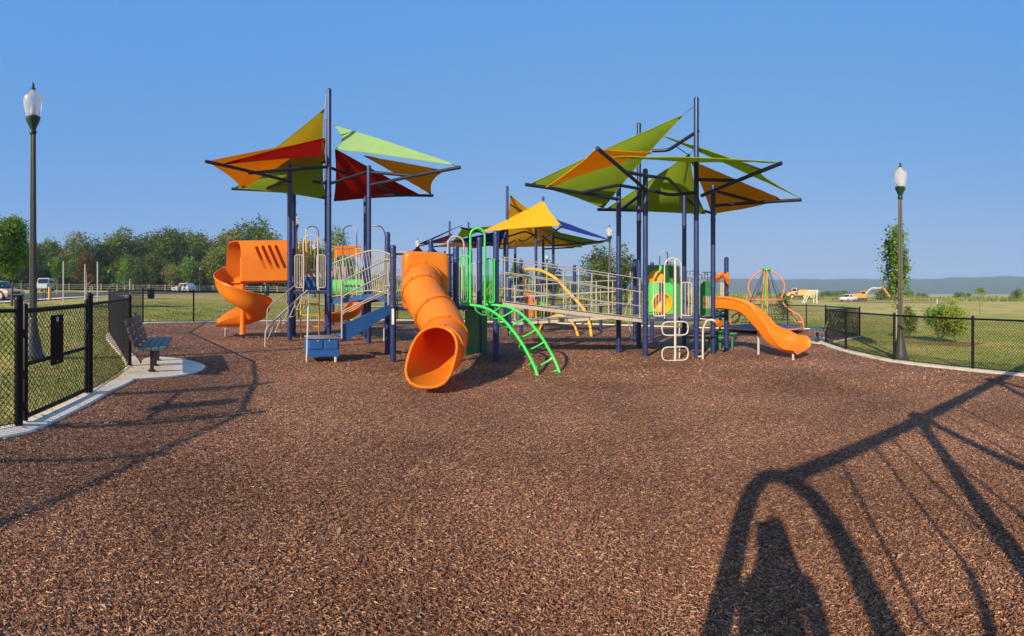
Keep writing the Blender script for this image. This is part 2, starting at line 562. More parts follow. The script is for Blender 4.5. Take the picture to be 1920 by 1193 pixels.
def crom(pts, k=6, closed=False):
    """Catmull-Rom through points"""
    P = [Vector(p) for p in pts]
    n = len(P)
    out = []
    m_ = n if closed else n - 1
    for i in range(m_):
        p1, p2 = P[i], P[(i + 1) % n]
        p0 = P[i - 1] if (i > 0 or closed) else p1 * 2 - p2
        p3 = P[(i + 2) % n] if (i + 2 < n or closed) else p2 * 2 - p1
        for j in range(k):
            t = j / k
            out.append(0.5 * ((2 * p1) + (p2 - p0) * t + (2 * p0 - 5 * p1 + 4 * p2 - p3) * t * t + (3 * p1 - p0 - 3 * p2 + p3) * t ** 3))
    if not closed: out.append(P[-1])
    return out

def path(pl, k=6):
    return crom([at(*p) for p in pl], k)

def rod(parent, name, pts, r, mat, seg=8):
    return MB().tube(pts, r, seg).build(name, mat, parent)

def round_corners(pts, rad, k=4):
    """polyline with rounded corners"""
    P = [Vector(p) for p in pts]
    out = [P[0]]
    for i in range(1, len(P) - 1):
        a, b_, c = P[i - 1], P[i], P[i + 1]
        d1, d2 = (a - b_), (c - b_)
        r_ = min(rad, d1.length * .45, d2.length * .45)
        p, q = b_ + d1.normalized() * r_, b_ + d2.normalized() * r_
        for j in range(k + 1):
            t = j / k
            out.append(p * (1 - t) ** 2 + b_ * 2 * t * (1 - t) + q * t * t)
    out.append(P[-1])
    return out

def loop_path(pts, rad, k=4):
    P = [Vector(p) for p in pts]
    n = len(P)
    out = []
    for i in range(n):
        a, b_, c = P[i - 1], P[i], P[(i + 1) % n]
        d1, d2 = (a - b_), (c - b_)
        r_ = min(rad, d1.length * .48, d2.length * .48)
        p, q = b_ + d1.normalized() * r_, b_ + d2.normalized() * r_
        for j in range(k + 1):
            t = j / k
            out.append(p * (1 - t) ** 2 + b_ * 2 * t * (1 - t) + q * t * t)
    return out

def copy_tree(o, parent=None):
    c = o.copy(); COL.objects.link(c)
    if parent is not None: c.parent = parent
    for ch in list(o.children): copy_tree(ch, c)
    return c

def in_poly(X, Y, poly):
    inside = np.zeros(len(X), bool)
    n = len(poly)
    for i in range(n):
        x1, y1 = poly[i]; x2, y2 = poly[(i + 1) % n]
        cond = ((y1 > Y) != (y2 > Y))
        with np.errstate(divide='ignore', invalid='ignore'):
            xi = (x2 - x1) * (Y - y1) / (y2 - y1 + 1e-12) + x1
        inside ^= cond & (X < xi)
    return inside

# ------------------------------------------------------------------ the ground
def sstep(a, b_, x_):
    t = max(0.0, min(1.0, (x_ - a) / (b_ - a)))
    return t * t * (3 - 2 * t)

def T(x, y):
    r = math.hypot(x, y); az = math.atan2(x, y)
    side = sstep(-0.25, 0.05, az) * (1 - sstep(2.4, 2.8, az))
    return G(x) - 12.0 * side * sstep(185, 330, r)

radii = list(np.arange(0.8, 24.0, 0.8)) + [26, 29, 33, 38, 44, 52, 62, 74, 90, 110, 135, 160, 185, 210, 240, 280, 330, 400, 550, 800, 1200, 1800, 2450]
NA = 200
vs = [V(0, 0, 0)]
fs = []
for r_ in radii:
    for k in range(NA):
        a = 2 * math.pi * k / NA
        x_, y_ = r_ * math.sin(a), r_ * math.cos(a)
        vs.append(V(x_, y_, T(x_, y_)))
for k in range(NA):
    fs.append([0, 1 + (k + 1) % NA, 1 + k])
for i in range(len(radii) - 1):
    for k in range(NA):
        k2 = (k + 1) % NA
        fs.append([1 + i * NA + k, 1 + i * NA + k2, 1 + (i + 1) * NA + k2, 1 + (i + 1) * NA + k])
gr = MB().add(vs, fs).build('ground', 'field_grass', smooth=True)
gr['kind'] = 'structure'

# boundary of the play area (fence line), walked from the gate round the back to the right
L_GATE = [gp(35, 805), gp(168, 742), gp(243, 690)]
L_BACK = [gp(205, 627), gp(268, 607), gp(363, 605), gp(460, 603), gp(560, 602), gp(650, 601), gp(745, 601), gp(830, 602), gp(920, 604), gp(1010, 606),
          gp(1100, 608), gp(1190, 611), gp(1280, 614), gp(1352, 616), gp(1406, 617), gp(1441, 617), gp(1477, 617), gp(1512, 617), gp(1548, 619)]
R_SIDE = [gp(1612, 632), gp(1548, 645), gp(1586, 658), gp(1677, 678), gp(1824, 695)]
NEAR_L = [V(-4.12, 0.9, 0), V(-3.75, -1.3, 0)]
BEHIND = [V(8.8, 3.4, 0), V(8.9, 0.4, 0), V(8.8, -4.0, 0), V(6.5, -8.0, 0), V(0, -9.5, 0), V(-7.5, -9.0, 0), V(-12.0, -7.0, 0), V(-11.0, -3.5, 0), V(-6.0, -2.0, 0)]
for p_ in NEAR_L + BEHIND: p_.z = G(p_.x)
BOUND = crom(L_GATE[::1], 5) + crom(L_BACK, 3) + crom(R_SIDE + BEHIND[:3], 6) + BEHIND[3:] + [NEAR_L[1], NEAR_L[0]]
poly2 = [(p_.x, p_.y) for p_ in BOUND]
from mathutils.geometry import tessellate_polygon
mb = MB()
tri = tessellate_polygon([[V(x_, y_, 0) for (x_, y_) in poly2]])
mb.add([V(x_, y_, G(x_) + 0.015) for (x_, y_) in poly2], [list(t) for t in tri])
for f_ in mb.f:
    a, b_, c = [mb.v[k] for k in f_]
    if (b_ - a).cross(c - a).z < 0: f_.reverse()
mulch = mb.build('mulch_surface', 'mulch_ground', smooth=False)
mulch['kind'] = 'structure'

def kerb(name, line, w_in=0.22, w_out=0.07, h=0.045, mat='concrete', flip=1):
    rows = []
    n = len(line)
    for i, p_ in enumerate(line):
        t = line[min(i + 1, n - 1)] - line[max(i - 1, 0)]
        t.z = 0; t.normalize()
        nrm = V(t.y, -t.x, 0) * flip
        a, b_ = p_ + nrm * w_in, p_ - nrm * w_out
        za, zb = G(a.x), G(b_.x)
        rows.append([V(a.x, a.y, za - 0.1), V(a.x, a.y, za + h - 0.01), V(a.x, a.y, za + h) - nrm * 0.015, V(b_.x, b_.y, zb + h) + nrm * 0.015, V(b_.x, b_.y, zb + h - 0.01), V(b_.x, b_.y, zb - 0.1)])
    o = MB().grid(rows).build(name, mat, smooth=False)
    o['kind'] = 'structure'
    return o
kerb('kerb', [NEAR_L[1], NEAR_L[0]] + crom(L_GATE + [L_BACK[0], L_BACK[1]], 8))
kerb('kerb', crom(L_BACK[1:], 4), 0.28, 0.05, 0.05)
kerb('kerb', crom([R_SIDE[0] , R_SIDE[1]], 2) , 0.2, 0.05)
kerb('kerb', crom(R_SIDE[1:] + BEHIND[:2], 8), 0.24, 0.06)

# concrete pads under the benches
def pad(px_list, label_loc):
    P = crom([gp(*p_) for p_ in px_list], 5, closed=True)
    c = sum(P, V(0, 0, 0)) / len(P)
    rows = [[V(p_.x, p_.y, G(p_.x) - 0.05) for p_ in P], [V(p_.x, p_.y, G(p_.x) + 0.040) for p_ in P],
            [V(p_.x, p_.y, G(p_.x) + 0.046) * 0.985 + c * 0.015 for p_ in P], [V(c.x, c.y, G(c.x) + 0.05)] * len(P)]
    o = MB().grid(rows, closed=True).build('bench_pad', 'concrete', smooth=False)
    o['kind'] = 'structure'
    return o
pad([(238, 713), (262, 690), (272, 676), (300, 673), (340, 677), (368, 683), (385, 690), (376, 699), (345, 707), (300, 712)], 0)
pad([(1496, 641), (1515, 636), (1545, 634), (1556, 640), (1548, 646), (1525, 645)], 0)

# car park, road and paths on the left
def sheet(name, pts, mat, dz, sub=1):
    P = [V(p_.x, p_.y, T(p_.x, p_.y) + dz) for p_ in pts]
    o = MB().add(P, [list(range(len(P)))]).build(name, mat, smooth=False)
    o['kind'] = 'structure'
    return o
def strip(name, line, w, mat, dz):
    rows = []
    n = len(line)
    for i, p_ in enumerate(line):
        t = line[min(i + 1, n - 1)] - line[max(i - 1, 0)]; t.z = 0; t.normalize()
        nrm = V(t.y, -t.x, 0)
        row = []
        for q in (-1, -.33, .33, 1):
            a = p_ + nrm * w * 0.5 * q
            row.append(V(a.x, a.y, T(a.x, a.y) + dz))
        rows.append(row)
    o = MB().grid(rows).build(name, mat, smooth=True)
    o['kind'] = 'structure'
    return o
strip('car_park', crom([gd(-330, 40), gd(-60, 40), gd(60, 48), gd(160, 62), gd(330, 80), gd(520, 96), gd(700, 118)], 6), 11.0, 'asphalt', 0.06)
strip('footpath', crom([gd(-330, 31), gd(-60, 31), gd(60, 37), gd(150, 46), gd(300, 62), gd(430, 78)], 6), 1.3, 'concrete', 0.07)
strip('footpath', crom([gd(560, 38), gd(700, 35), gd(820, 40), gd(1000, 47)], 6), 1.4, 'concrete', 0.05)
strip('bare_ground', crom([gd(1560, 118), gd(1690, 112), gd(1800, 118)], 6), 9.0, 'bare_soil', 0.05)
strip('bare_ground', crom([gd(1690, 17.5), gd(1745, 17.2), gd(1830, 16.5)], 4), 1.6, 'bare_soil', 0.012)

# far ridge
rows = []
for k in range(161):
    px_ = 700 + (2500 - 700) * k / 160
    a = (px_ - 960) / FPX
    base_h = 21.0 + 3.0 * math.sin(px_ * 0.006 + 2.2) + 1.2 * math.sin(px_ * 0.021) + 0.7 * math.sin(px_ * 0.067 + 1)
    if px_ < 1560: base_h += 3.0 * (1 - sstep(1380, 1560, px_))
    row = []
    for (d, f_) in ((1500, -0.5), (1560, 0.0), (1640, 0.35), (1720, 0.66), (1800, 0.90), (1880, 1.0), (2000, 0.9), (2300, 0.3)):
        jit = (NPR.random() - 0.5) * 2.2 if 0 < f_ else 0
        row.append(V(d * math.sin(a), d * math.cos(a), EYE + (base_h * 1880 / FPX + 14) * f_ - 14 + jit))
    rows.append(row)
rd = MB().grid(rows).build('hills', 'ridge_forest', smooth=True, angle=180)
rd['kind'] = 'structure'

# mulch chips, dense near the camera
def chips(name, n, d0, d1, power, l0, l1, seed):
    g_ = np.random.default_rng(seed)
    u = g_.random(n)
    a1 = d0 ** (2 - power); b1 = d1 ** (2 - power)
    d = (a1 + (b1 - a1) * u) ** (1 / (2 - power))
    az = (g_.random(n) * 2 - 1) * 1.22
    X, Y = d * np.sin(az), d * np.cos(az)
    ok = in_poly(X, Y, poly2)
    X, Y = X[ok], Y[ok]
    n = len(X)
    L = l0 + (l1 - l0) * g_.random(n) ** 2.2
    W = L * (0.14 + 0.18 * g_.random(n))
    Hh = W * (0.4 + 0.5 * g_.random(n))
    yaw = g_.random(n) * 2 * np.pi
    pit = g_.normal(0, 0.28, n)
    c, s_ = np.cos(yaw), np.sin(yaw)
    ux = np.stack([c * np.cos(pit), s_ * np.cos(pit), np.sin(pit)], 1)
    uy = np.stack([-s_, c, g_.normal(0, 0.25, n)], 1)
    uz = np.cross(ux, uy)
    Z = -SLOPE * np.clip(X, -15, 15) + 0.017 + g_.random(n) * 0.016
    C0 = np.stack([X, Y, Z], 1)
    bend = g_.normal(0, 0.18, n)
    off = [(-1, -1, 0), (1, -.7, 0), (1, .7, 0), (-1, 1, 0), (-.85, 0.1, 1), (.8, -0.1, 1)]
    VV = np.empty((n, 6, 3))
    for k, (a, b_, h_) in enumerate(off):
        VV[:, k] = C0 + ux * (a * L / 2)[:, None] + uy * ((b_ * W / 2 + bend * L * .5 * a * a))[:, None] + uz * (h_ * Hh)[:, None]
    base = (np.arange(n) * 6)[:, None]
    q = np.concatenate([base + np.array([0, 1, 5, 4]), base + np.array([2, 3, 4, 5])], 0)
    me = array_mesh(name, VV.reshape(-1, 3), q, 'mulch_chip')
    o = link(name, me)
    o['kind'] = 'stuff'
    return o
o_ = chips('mulch_chips', 470000, 1.6, 9.5, 1.68, 0.008, 0.027, 3)
tag(o_, 'loose brown bark mulch chips covering the near play surface', 'mulch')
o_ = chips('mulch_chips', 90000, 8.0, 20.0, 1.2, 0.022, 0.050, 4)
tag(o_, 'loose brown bark mulch chips around the play structure', 'mulch')

# grass blades close to the fences
def blades(name, n, az0, az1, d0, d1, seed, hmin, hmax, label):
    g_ = np.random.default_rng(seed)
    u = g_.random(n)
    d = d0 * (d1 / d0) ** u
    az = az0 + (az1 - az0) * g_.random(n)
    X, Y = d * np.sin(az), d * np.cos(az)
    ok = ~in_poly(X, Y, poly2)
    # clumpy patches
    pat = np.sin(X * 1.7 + 1.3 * np.sin(Y * 1.1)) + np.sin(Y * 2.3 + X * .6)
    ok &= (pat + g_.normal(0, 1.0, n)) > -1.3
    X, Y, d = X[ok], Y[ok], d[ok]
    n = len(X)
    h_ = (hmin + (hmax - hmin) * g_.random(n)) * (0.75 + 0.02 * d) * np.clip((48 - d) / 26, .1, 1)
    w = (0.004 + 0.004 * g_.random(n)) * (0.5 + 0.10 * np.minimum(d, 30))
    yaw = g_.random(n) * 2 * np.pi
    lean = g_.random(n) * 0.7
    Z = np.array([G(x_) for x_ in X])
    p0 = np.stack([X - w * np.cos(yaw), Y - w * np.sin(yaw), Z], 1)
    p1 = np.stack([X + w * np.cos(yaw), Y + w * np.sin(yaw), Z], 1)
    lx, ly = -np.sin(yaw) * lean * h_, np.cos(yaw) * lean * h_
    p2 = np.stack([X + lx, Y + ly, Z + h_], 1)
    VV = np.stack([p0, p1, p2], 1).reshape(-1, 3)
    q = np.arange(n * 3).reshape(-1, 3)
    o = link(name, array_mesh(name, VV, q, 'grass_blade'))
    o['kind'] = 'stuff'
    tag(o, label, 'grass')
blades('lawn_grass', 420000, -1.25, 1.25, 4.5, 46.0, 5, 0.02, 0.05, 'short mown grass around the fenced play area')

# ------------------------------------------------------------------ chain-link fences
def wires(mb, A, B, h0, h1, sp=0.05, r=0.0040):
    """diamond wire lattice between two posts, each wire a thin rod; A, B ground points"""
    L = math.hypot(B.x - A.x, B.y - A.y)
    H = h1 - h0
    e = (B - A) / L
    n_ = V(-e.y, e.x, 0).normalized()
    def P(s_, z_): return A + e * s_ + V(0, 0, h0 + z_)
    st = sp * math.sqrt(2)
    for sgn in (1, -1):
        c = -H
        while c < L:
            s0, s1 = max(c, 0.0), min(c + H, L)
            if s1 - s0 > 0.01:
                z0, z1 = s0 - c, s1 - c
                if sgn < 0: z0, z1 = H - z0, H - z1
                p, q = P(s0, z0), P(s1, z1)
                t = (q - p).normalized()
                b_ = t.cross(n_)
                o_ = n_ * (0.0022 * sgn)
                vs = []
                for x_ in (p, q):
                    for k in range(3):
                        a = 2 * math.pi * k / 3
                        vs.append(x_ + o_ + (n_ * math.cos(a) + b_ * math.sin(a)) * r)
                mb.add(vs, [[0, 1, 4, 3], [1, 2, 5, 4], [2, 0, 3, 5]])
            c += st
    return mb

def fence(label, pts, h, group=None, post_r=0.03, rail_r=0.021, end_posts=(True, True), sp=0.05, tall=None, wr=0.0040):
    t = thing('chain_link_fence', label, 'fence', pts[0], group)
    n = len(pts)
    for i, p_ in enumerate(pts):
        if (i == 0 and not end_posts[0]) or (i == n - 1 and not end_posts[1]): continue
        r_ = post_r * (1.3 if tall and i in tall else 1)
        hh = h + (0.10 if tall and i in tall else 0.02)
        ps = MB().lathe(p_, [(r_, -0.05), (r_, hh - 0.02)], 10).build('post', 'black_vinyl', t)
        MB().lathe(p_, [(r_ * 1.12, hh - 0.03), (r_ * 1.12, hh - 0.01), (r_ * .8, hh + 0.015), (r_ * .2, hh + 0.03)], 10).build('post_cap', 'black_vinyl', ps)
    for i in range(n - 1):
        A, B = pts[i], pts[i + 1]
        up = V(0, 0, h - 0.03)
        rod(t, 'top_rail', [A + up, B + up], rail_r, 'black_vinyl')
        rod(t, 'bottom_wire', [A + V(0, 0, 0.07), B + V(0, 0, 0.07)], 0.006, 'black_vinyl', 5)
        wires(MB(), A, B, 0.05, h - 0.01, sp, wr).build('wire_mesh', 'black_vinyl', t, smooth=False)
    return t

def sub(A, B, k):
    return [A + (B - A) * (i / k) for i in range(k + 1)]
for p_ in L_GATE + L_BACK + R_SIDE + NEAR_L + BEHIND: p_.z = G(p_.x)
HL, HR = 1.25, 1.165
g0 = gp(35, 805); g1 = gp(168, 742); g2 = gp(243, 690)
fence('black chain-link fence run left of the gate at the photo edge', [NEAR_L[1], NEAR_L[0], g0], HL, tall=(2,), post_r=0.036)
fence('black chain-link fence run between the gate latch post and the bench', [g1, g2], HL, tall=(0,), post_r=0.036)
fence('black chain-link fence set back behind the left bench', [g2, L_BACK[0], L_BACK[1]], HL - 0.02, end_posts=(False, True))
fence('long black chain-link fence behind the spiral slide and main play structure', L_BACK[1:10], HL - 0.04, end_posts=(False, True))
fence('black chain-link fence behind the ramp and the net spinner', L_BACK[9:], HR, end_posts=(False, True))
fence('black chain-link fence bay beside the right bench', [L_BACK[-1], R_SIDE[0], R_SIDE[1]], HR, end_posts=(False, True))
fence('black chain-link fence in front of the right lamp post', R_SIDE[1:] + [BEHIND[0]], HR, end_posts=(False, True), post_r=0.036)

# gate leaf with its black sign
ge = (g1 - g0); gl_ = ge.length; ge.normalize()
gate = thing('gate', 'black chain-link gate with black sign panel on the left', 'gate', g0)
a0, a1 = g0 + ge * 0.13, g1 - ge * 0.10
for p_ in (a0, a1):
    MB().lathe(p_, [(0.028, 0.06), (0.028, HL + 0.02), (0.012, HL + 0.04)], 10).build('gate_stile', 'black_vinyl', gate)
rod(gate, 'gate_rail', [a0 + V(0, 0, HL - 0.04), a1 + V(0, 0, HL - 0.04)], 0.028, 'black_vinyl', 10)
rod(gate, 'gate_rail', [a0 + V(0, 0, HL * 0.52), a1 + V(0, 0, HL * 0.52)], 0.022, 'black_vinyl', 10)
rod(gate, 'gate_rail', [a0 + V(0, 0, 0.10), a1 + V(0, 0, 0.10)], 0.025, 'black_vinyl', 10)
wires(MB(), a0 + ge * .02, a1 - ge * .02, 0.10, HL - 0.02).build('wire_mesh', 'black_vinyl', gate, smooth=False)
nrm = V(ge.y, -ge.x, 0)
for z_ in (0.22, 0.55, 0.98):
    MB().box(g0 + ge * 0.065 + V(0, 0, z_), ge * 0.075, nrm * 0.03, V(0, 0, 0.04), 0.01).build('hinge', 'black_vinyl', gate)
MB().tube(crom([a1 - ge * .02 + V(0, 0, 0.80) + nrm * .03, a1 - ge * .07 + V(0, 0, .85) + nrm * .05, a1 - ge * .04 + V(0, 0, 0.98) + nrm * .05, a1 + ge * .04 + V(0, 0, 1.0) + nrm * .05], 4), 0.017, 8).build('latch', 'black_vinyl', gate)
sc_ = g0 + ge * (gl_ * 0.44) + nrm * 0.035
sg = MB().box(sc_ + V(0, 0, 0.85), ge * 0.15, nrm * 0.004, V(0, 0, 0.285), 0.003).build('sign_panel', 'sign_black', gate)
sg['label'] = 'black upright sign panel with a small round blue and white emblem'
mbx = MB()
cc = sc_ + V(0, 0, 1.085) + nrm * 0.006
def disc(mb, c, ax, ay, r0, r1, k=20, a0=0, a1=2 * math.pi):
    rows = [[c + (ax * math.cos(a0 + (a1 - a0) * i / k) + ay * math.sin(a0 + (a1 - a0) * i / k)) * r_ for i in range(k + 1)] for r_ in (r0, r1)]
    return mb.grid(rows)
disc(mbx, cc, ge, V(0, 0, 1), 0.0, 0.032).build('emblem', 'sticker_blue', sg, smooth=False)
disc(MB(), cc + nrm * .002, ge, V(0, 0, 1), 0.012, 0.022, 16, -2.2, 1.6).build('emblem_mark', 'white_plastic', sg, smooth=False)
disc(MB(), sc_ + V(0, 0, 0.60) + nrm * 0.006, ge, V(0, 0, 1), 0.0, 0.009).build('screw', 'white_plastic', sg, smooth=False)

# ------------------------------------------------------------------ playground part builders
PR = 0.0635
def post(parent, p, ztop, mat='navy', r=PR, clamps=()):
    b = V(p.x, p.y, G(p.x))
    h = ztop - b.z
    o = MB().lathe(b, [(r, -0.05), (r, h - 0.02)], 16).build('post', mat, parent)
    MB().lathe(b + V(0, 0, h - 0.02), [(r * 1.03, -0.03), (r * 1.03, 0.0), (r * .93, 0.022), (r * .62, 0.04), (r * .1, 0.046)], 16).build('post_cap', mat, o)
    for z_ in clamps:
        MB().lathe(b + V(0, 0, z_), [(r * 1.10, -0.025), (r * 1.14, -0.015), (r * 1.14, 0.015), (r * 1.10, 0.025)], 16).build('clamp', mat, o)
    return o

def deck(parent, pts, z, mat_rim='navy', t=0.09, mat_top='deck_grey'):
    P = [V(p.x, p.y, z - t) for p in pts]
    o = MB().prism(P, (0, 0, t - 0.012)).build('deck', mat_rim, parent, smooth=False)
    c = sum(P, V(0, 0, 0)) / len(P)
    MB().prism([p * 0.985 + c * 0.015 + V(0, 0, t - 0.012 + 0.001) for p in P], (0, 0, 0.011)).build('deck_surface', mat_top, o, smooth=False)
    return o

def guard(parent, A, B, z0, z1, n, mat, r=0.009, rf=0.012, name='guard_rail'):
    A, B = V(A.x, A.y, 0), V(B.x, B.y, 0)
    o = MB().tube(loop_path([A + V(0, 0, z0), B + V(0, 0, z0), B + V(0, 0, z1), A + V(0, 0, z1)], 0.06), rf, 8, closed=True).build(name, mat, parent)
    for i in range(1, n + 1):
        p = A + (B - A) * (i / (n + 1))
        rod(o, 'bar', [p + V(0, 0, z0), p + V(0, 0, z1)], r, mat, 6)
    return o

def hoop(parent, A, B, z0a, z0b, ztop, mat, r=0.017, name='handrail_hoop'):
    A, B = V(A.x, A.y, 0), V(B.x, B.y, 0)
    m_ = (A + B) * 0.5; hw = (B - A) * 0.5
    rad = hw.length
    pts = [A + V(0, 0, z0a)]
    for i in range(13):
        a = math.pi * i / 12
        pts.append(m_ - hw * math.cos(a) + V(0, 0, ztop - rad + rad * math.sin(a)))
    pts.append(B + V(0, 0, z0b))
    return rod(parent, name, pts, r, mat, 10)

def sail(parent, mat, A, B, C, pull=0.10, sag=0.25, label=None, hem=True, name='shade_sail'):
    A, B, C = [at(*p) if not isinstance(p, Vector) else p for p in (A, B, C)]
    pu = pull if isinstance(pull, tuple) else (pull, pull, pull)
    n = 14
    nrm = (B - A).cross(C - A).normalized()
    if nrm.z > 0: nrm = -nrm
    cen_ = (A + B + C) / 3
    idx = {}; vs = []
    for i in range(n + 1):
        for j in range(n + 1 - i):
            w0, w1 = i / n, j / n; w2 = 1 - w0 - w1
            p = A * w0 + B * w1 + C * w2
            for (wa, wb, wc, mid, pl_) in ((w0, w1, w2, (A + B) / 2, pu[0]), (w1, w2, w0, (B + C) / 2, pu[1]), (w2, w0, w1, (C + A) / 2, pu[2])):
                p = p + (cen_ - mid) * (pl_ * 1.5 * 4 * wa * wb * (1 - wc) ** 2)
            p = p + nrm * (sag * 27 * w0 * w1 * w2 * 0.5) + nrm * (0.016 * math.sin(40 * w1 / (w1 + w2 + .05)) * w0 ** 3 + 0.016 * math.sin(36 * w2 / (w2 + w0 + .05)) * w1 ** 3 + 0.016 * math.sin(38 * w0 / (w0 + w1 + .05)) * w2 ** 3)
            idx[(i, j)] = len(vs); vs.append(p)
    m_ = len(vs)
    fs = []
    for i in range(n):
        for j in range(n - i):
            t1 = [idx[(i, j)], idx[(i + 1, j)], idx[(i, j + 1)]]
            fs.append(t1); fs.append([x_ + m_ for x_ in t1][::-1])
            if j < n - i - 1:
                t2 = [idx[(i + 1, j)], idx[(i + 1, j + 1)], idx[(i, j + 1)]]
                fs.append(t2); fs.append([x_ + m_ for x_ in t2][::-1])
    bd = [idx[(i, 0)] for i in range(n)] + [idx[(n - j, j)] for j in range(n)] + [idx[(0, n - k)] for k in range(n)]
    for k in range(len(bd)):
        a, b_ = bd[k], bd[(k + 1) % len(bd)]
        fs.append([a, b_, b_ + m_, a + m_])
    vs2 = vs + [v + nrm * 0.004 for v in vs]
    o = MB().add(vs2, fs).build(name, mat, parent, angle=60)
    if label: o['label'] = label
    for (P_, Q_, S_, a_, b2_, c2_) in ((A, B, C, (n, 0), (n - 1, 0), (n - 1, 1)), (B, C, A, (0, n), (0, n - 1), (1, n - 1)), (C, A, B, (0, 0), (1, 0), (0, 1))):
        p0_, p1_, p2_ = vs[idx[a_]], vs[idx[b2_]], vs[idx[c2_]]
        f_ = min(1.0, .16 / max(.05, (p1_ - p0_).length)); g2 = min(1.0, .16 / max(.05, (p2_ - p0_).length))
        q1_, q2_ = p0_ + (p1_ - p0_) * f_, p0_ + (p2_ - p0_) * g2
        MB().prism([p0_ - nrm * .004, q1_ - nrm * .004, q2_ - nrm * .004], nrm * .014).build('corner_patch', 'dark_metal', o, smooth=False)
    if hem:
        MB().tube([vs[k] + nrm * .002 for k in bd], 0.011, 6, closed=True).build('hem', mat, o)
    return o

def arm(parent, pts, r=0.042, mat='arm_navy_shaded', name='canopy_arm'):
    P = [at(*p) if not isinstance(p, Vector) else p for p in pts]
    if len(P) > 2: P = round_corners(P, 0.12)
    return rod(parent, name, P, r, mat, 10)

def cable(parent, a, b_, r=0.008):
    a = at(*a) if not isinstance(a, Vector) else a
    b_ = at(*b_) if not isinstance(b_, Vector) else b_
    return rod(parent, 'cable', [a, b_], r, 'steel_cable', 6)

# ================================================================== left tower (spiral slide)
A1, A1b = gp(543, 640), gp(551, 630.6)
A2, A2b = gp(617, 642), gd(612.5, 14.25)
A3, A3b = gp(691.7, 643.7), gd(685.5, 14.1)
ta = thing('play_tower', 'left blue-posted play tower with orange spiral slide under red, orange and green sails', 'play tower', (A1 + A3b) * .5)
for p, z_ in ((A1, 4.93), (A1b, 4.88), (A2, 6.94), (A2b, 6.57), (A3, 4.87), (A3b, 4.78)):
    post(ta, p, z_, clamps=(1.25, 2.35, 3.95))
deck(ta, [A1, A2, A2b, A1b], 1.52)
deck(ta, [A2, A3, A3b, A2b], 1.30)
dz = V(0, 0, 0)
# raised back deck with slotted blue riser
e1 = (A2 - A1).normalized(); n1 = V(-e1.y, e1.x, 0)
if n1.y < 0: n1 = -n1
rz = A1 + n1 * .75 + e1 * .25
MB().box(V(rz.x, rz.y, 1.72) + e1 * .42, e1 * .42, n1 * .02, V(0, 0, .20), .01).build('step_riser', 'stair_blue', ta)
for k in range(4):
    p = rz + e1 * (.2 + .14 * k)
    MB().box(V(p.x, p.y, 1.74) - n1 * .021, e1 * .018 + V(0, 0, .0), n1 * .003, V(0, 0, .11), .002).build('riser_slot', 'dark_metal', ta)
MB().box(V(rz.x, rz.y, 2.02) + e1 * .45 + n1 * .35, e1 * .5, n1 * .02, V(0, 0, .10), .01).build('guard_panel', 'tan_panel', ta)
# guard rails and hoops of the front opening
def on(A, B, px):                       # point of segment A-B seen at picture column px
    a = (px - 960) / FPX
    d = V(math.sin(a), math.cos(a), 0)
    s_ = V(B.x - A.x, B.y - A.y, 0)
    den = d.x * s_.y - d.y * s_.x
    t = (d.y * A.x - d.x * A.y) / den
    return V(A.x + s_.x * t, A.y + s_.y * t, 0)
guard(ta, on(A1, A2, 553), on(A1, A2, 570), 1.60, 2.48, 3, 'white_steel')
guard(ta, on(A1, A2, 594), on(A1, A2, 610), 1.60, 2.48, 3, 'white_steel')
hoop(ta, on(A1, A2, 569), on(A1, A2, 596), 1.5, 1.5, 3.02, 'white_steel')
hoop(ta, on(A1, A2, 572) + n1 * .95, on(A1, A2, 597) + n1 * .95, 1.6, 1.6, 3.38, 'yellow_paint')
guard(ta, A1b + e1 * .15, A2b - e1 * .12, 1.95, 3.0, 5, 'yellow_paint')
guard(ta, A2b + e1 * .1, A3b - e1 * .1, 1.4, 2.75, 4, 'white_steel')
hoop(ta, gd(643, 13.9), gd(669, 13.9), 1.35, 1.35, 3.40, 'white_steel')
rod(ta, 'handrail', round_corners([at(694, 424, 13.2), at(716, 424, 13.3), at(723, 440, 13.3), at(723, 486, 13.3)], .25), .019, 'white_steel')
# yellow ladder at the back
yl, yr = gd(564, 13.6), gd(598.5, 13.6)
lad = rod(ta, 'ladder', [yl, yl + V(0, 0, 1.75)], .019, 'yellow_paint')
rod(lad, 'ladder_side', [yr, yr + V(0, 0, 1.75)], .019, 'yellow_paint')
for z_ in (.35, .67, 1.0, 1.33):
    rod(lad, 'rung', [yl + V(0, 0, z_), yr + V(0, 0, z_)], .014, 'yellow_paint')
# loop climber up to the front opening
clb = rod(ta, 'loop_climber', round_corners([gp(497, 652, -.02), at(498, 624, 11.5), at(502, 613, 11.5), at(540, 577, 12.0), at(572, 549, 12.45), at(577, 545, 12.5)], .2), .024, 'cream', 10)
rod(clb, 'climber_handrail', round_corners([at(501, 614, 11.5), at(501, 580, 11.55), at(507, 573, 11.6), at(533, 552, 12.0), at(548, 539, 12.3), at(566, 526, 12.6)], .12), .014, 'cream', 8)
rod(clb, 'climber_brace', round_corners([at(532, 553, 12.0), at(540, 574, 12.0)], .05), .011, 'cream')
for (x_, y_, d) in ((512, 606, 11.6), (526, 593, 11.75), (540, 578, 11.9), (553, 566, 12.1), (566, 553, 12.3), (579, 549, 12.4)):
    p = at(x_, y_, d); 
    right = e1; dn = V(0, 0, -1)
    rod(clb, 'climber_loop', round_corners([p, p + dn * .20 + right * .01, p + dn * .38 + right * .0, p + dn * .38 - right * .14 - n1 * .05, p + dn * .38 - right * .14 + n1 * .28, p + dn * .05 + n1 * .3], .10), .013, 'cream', 8)

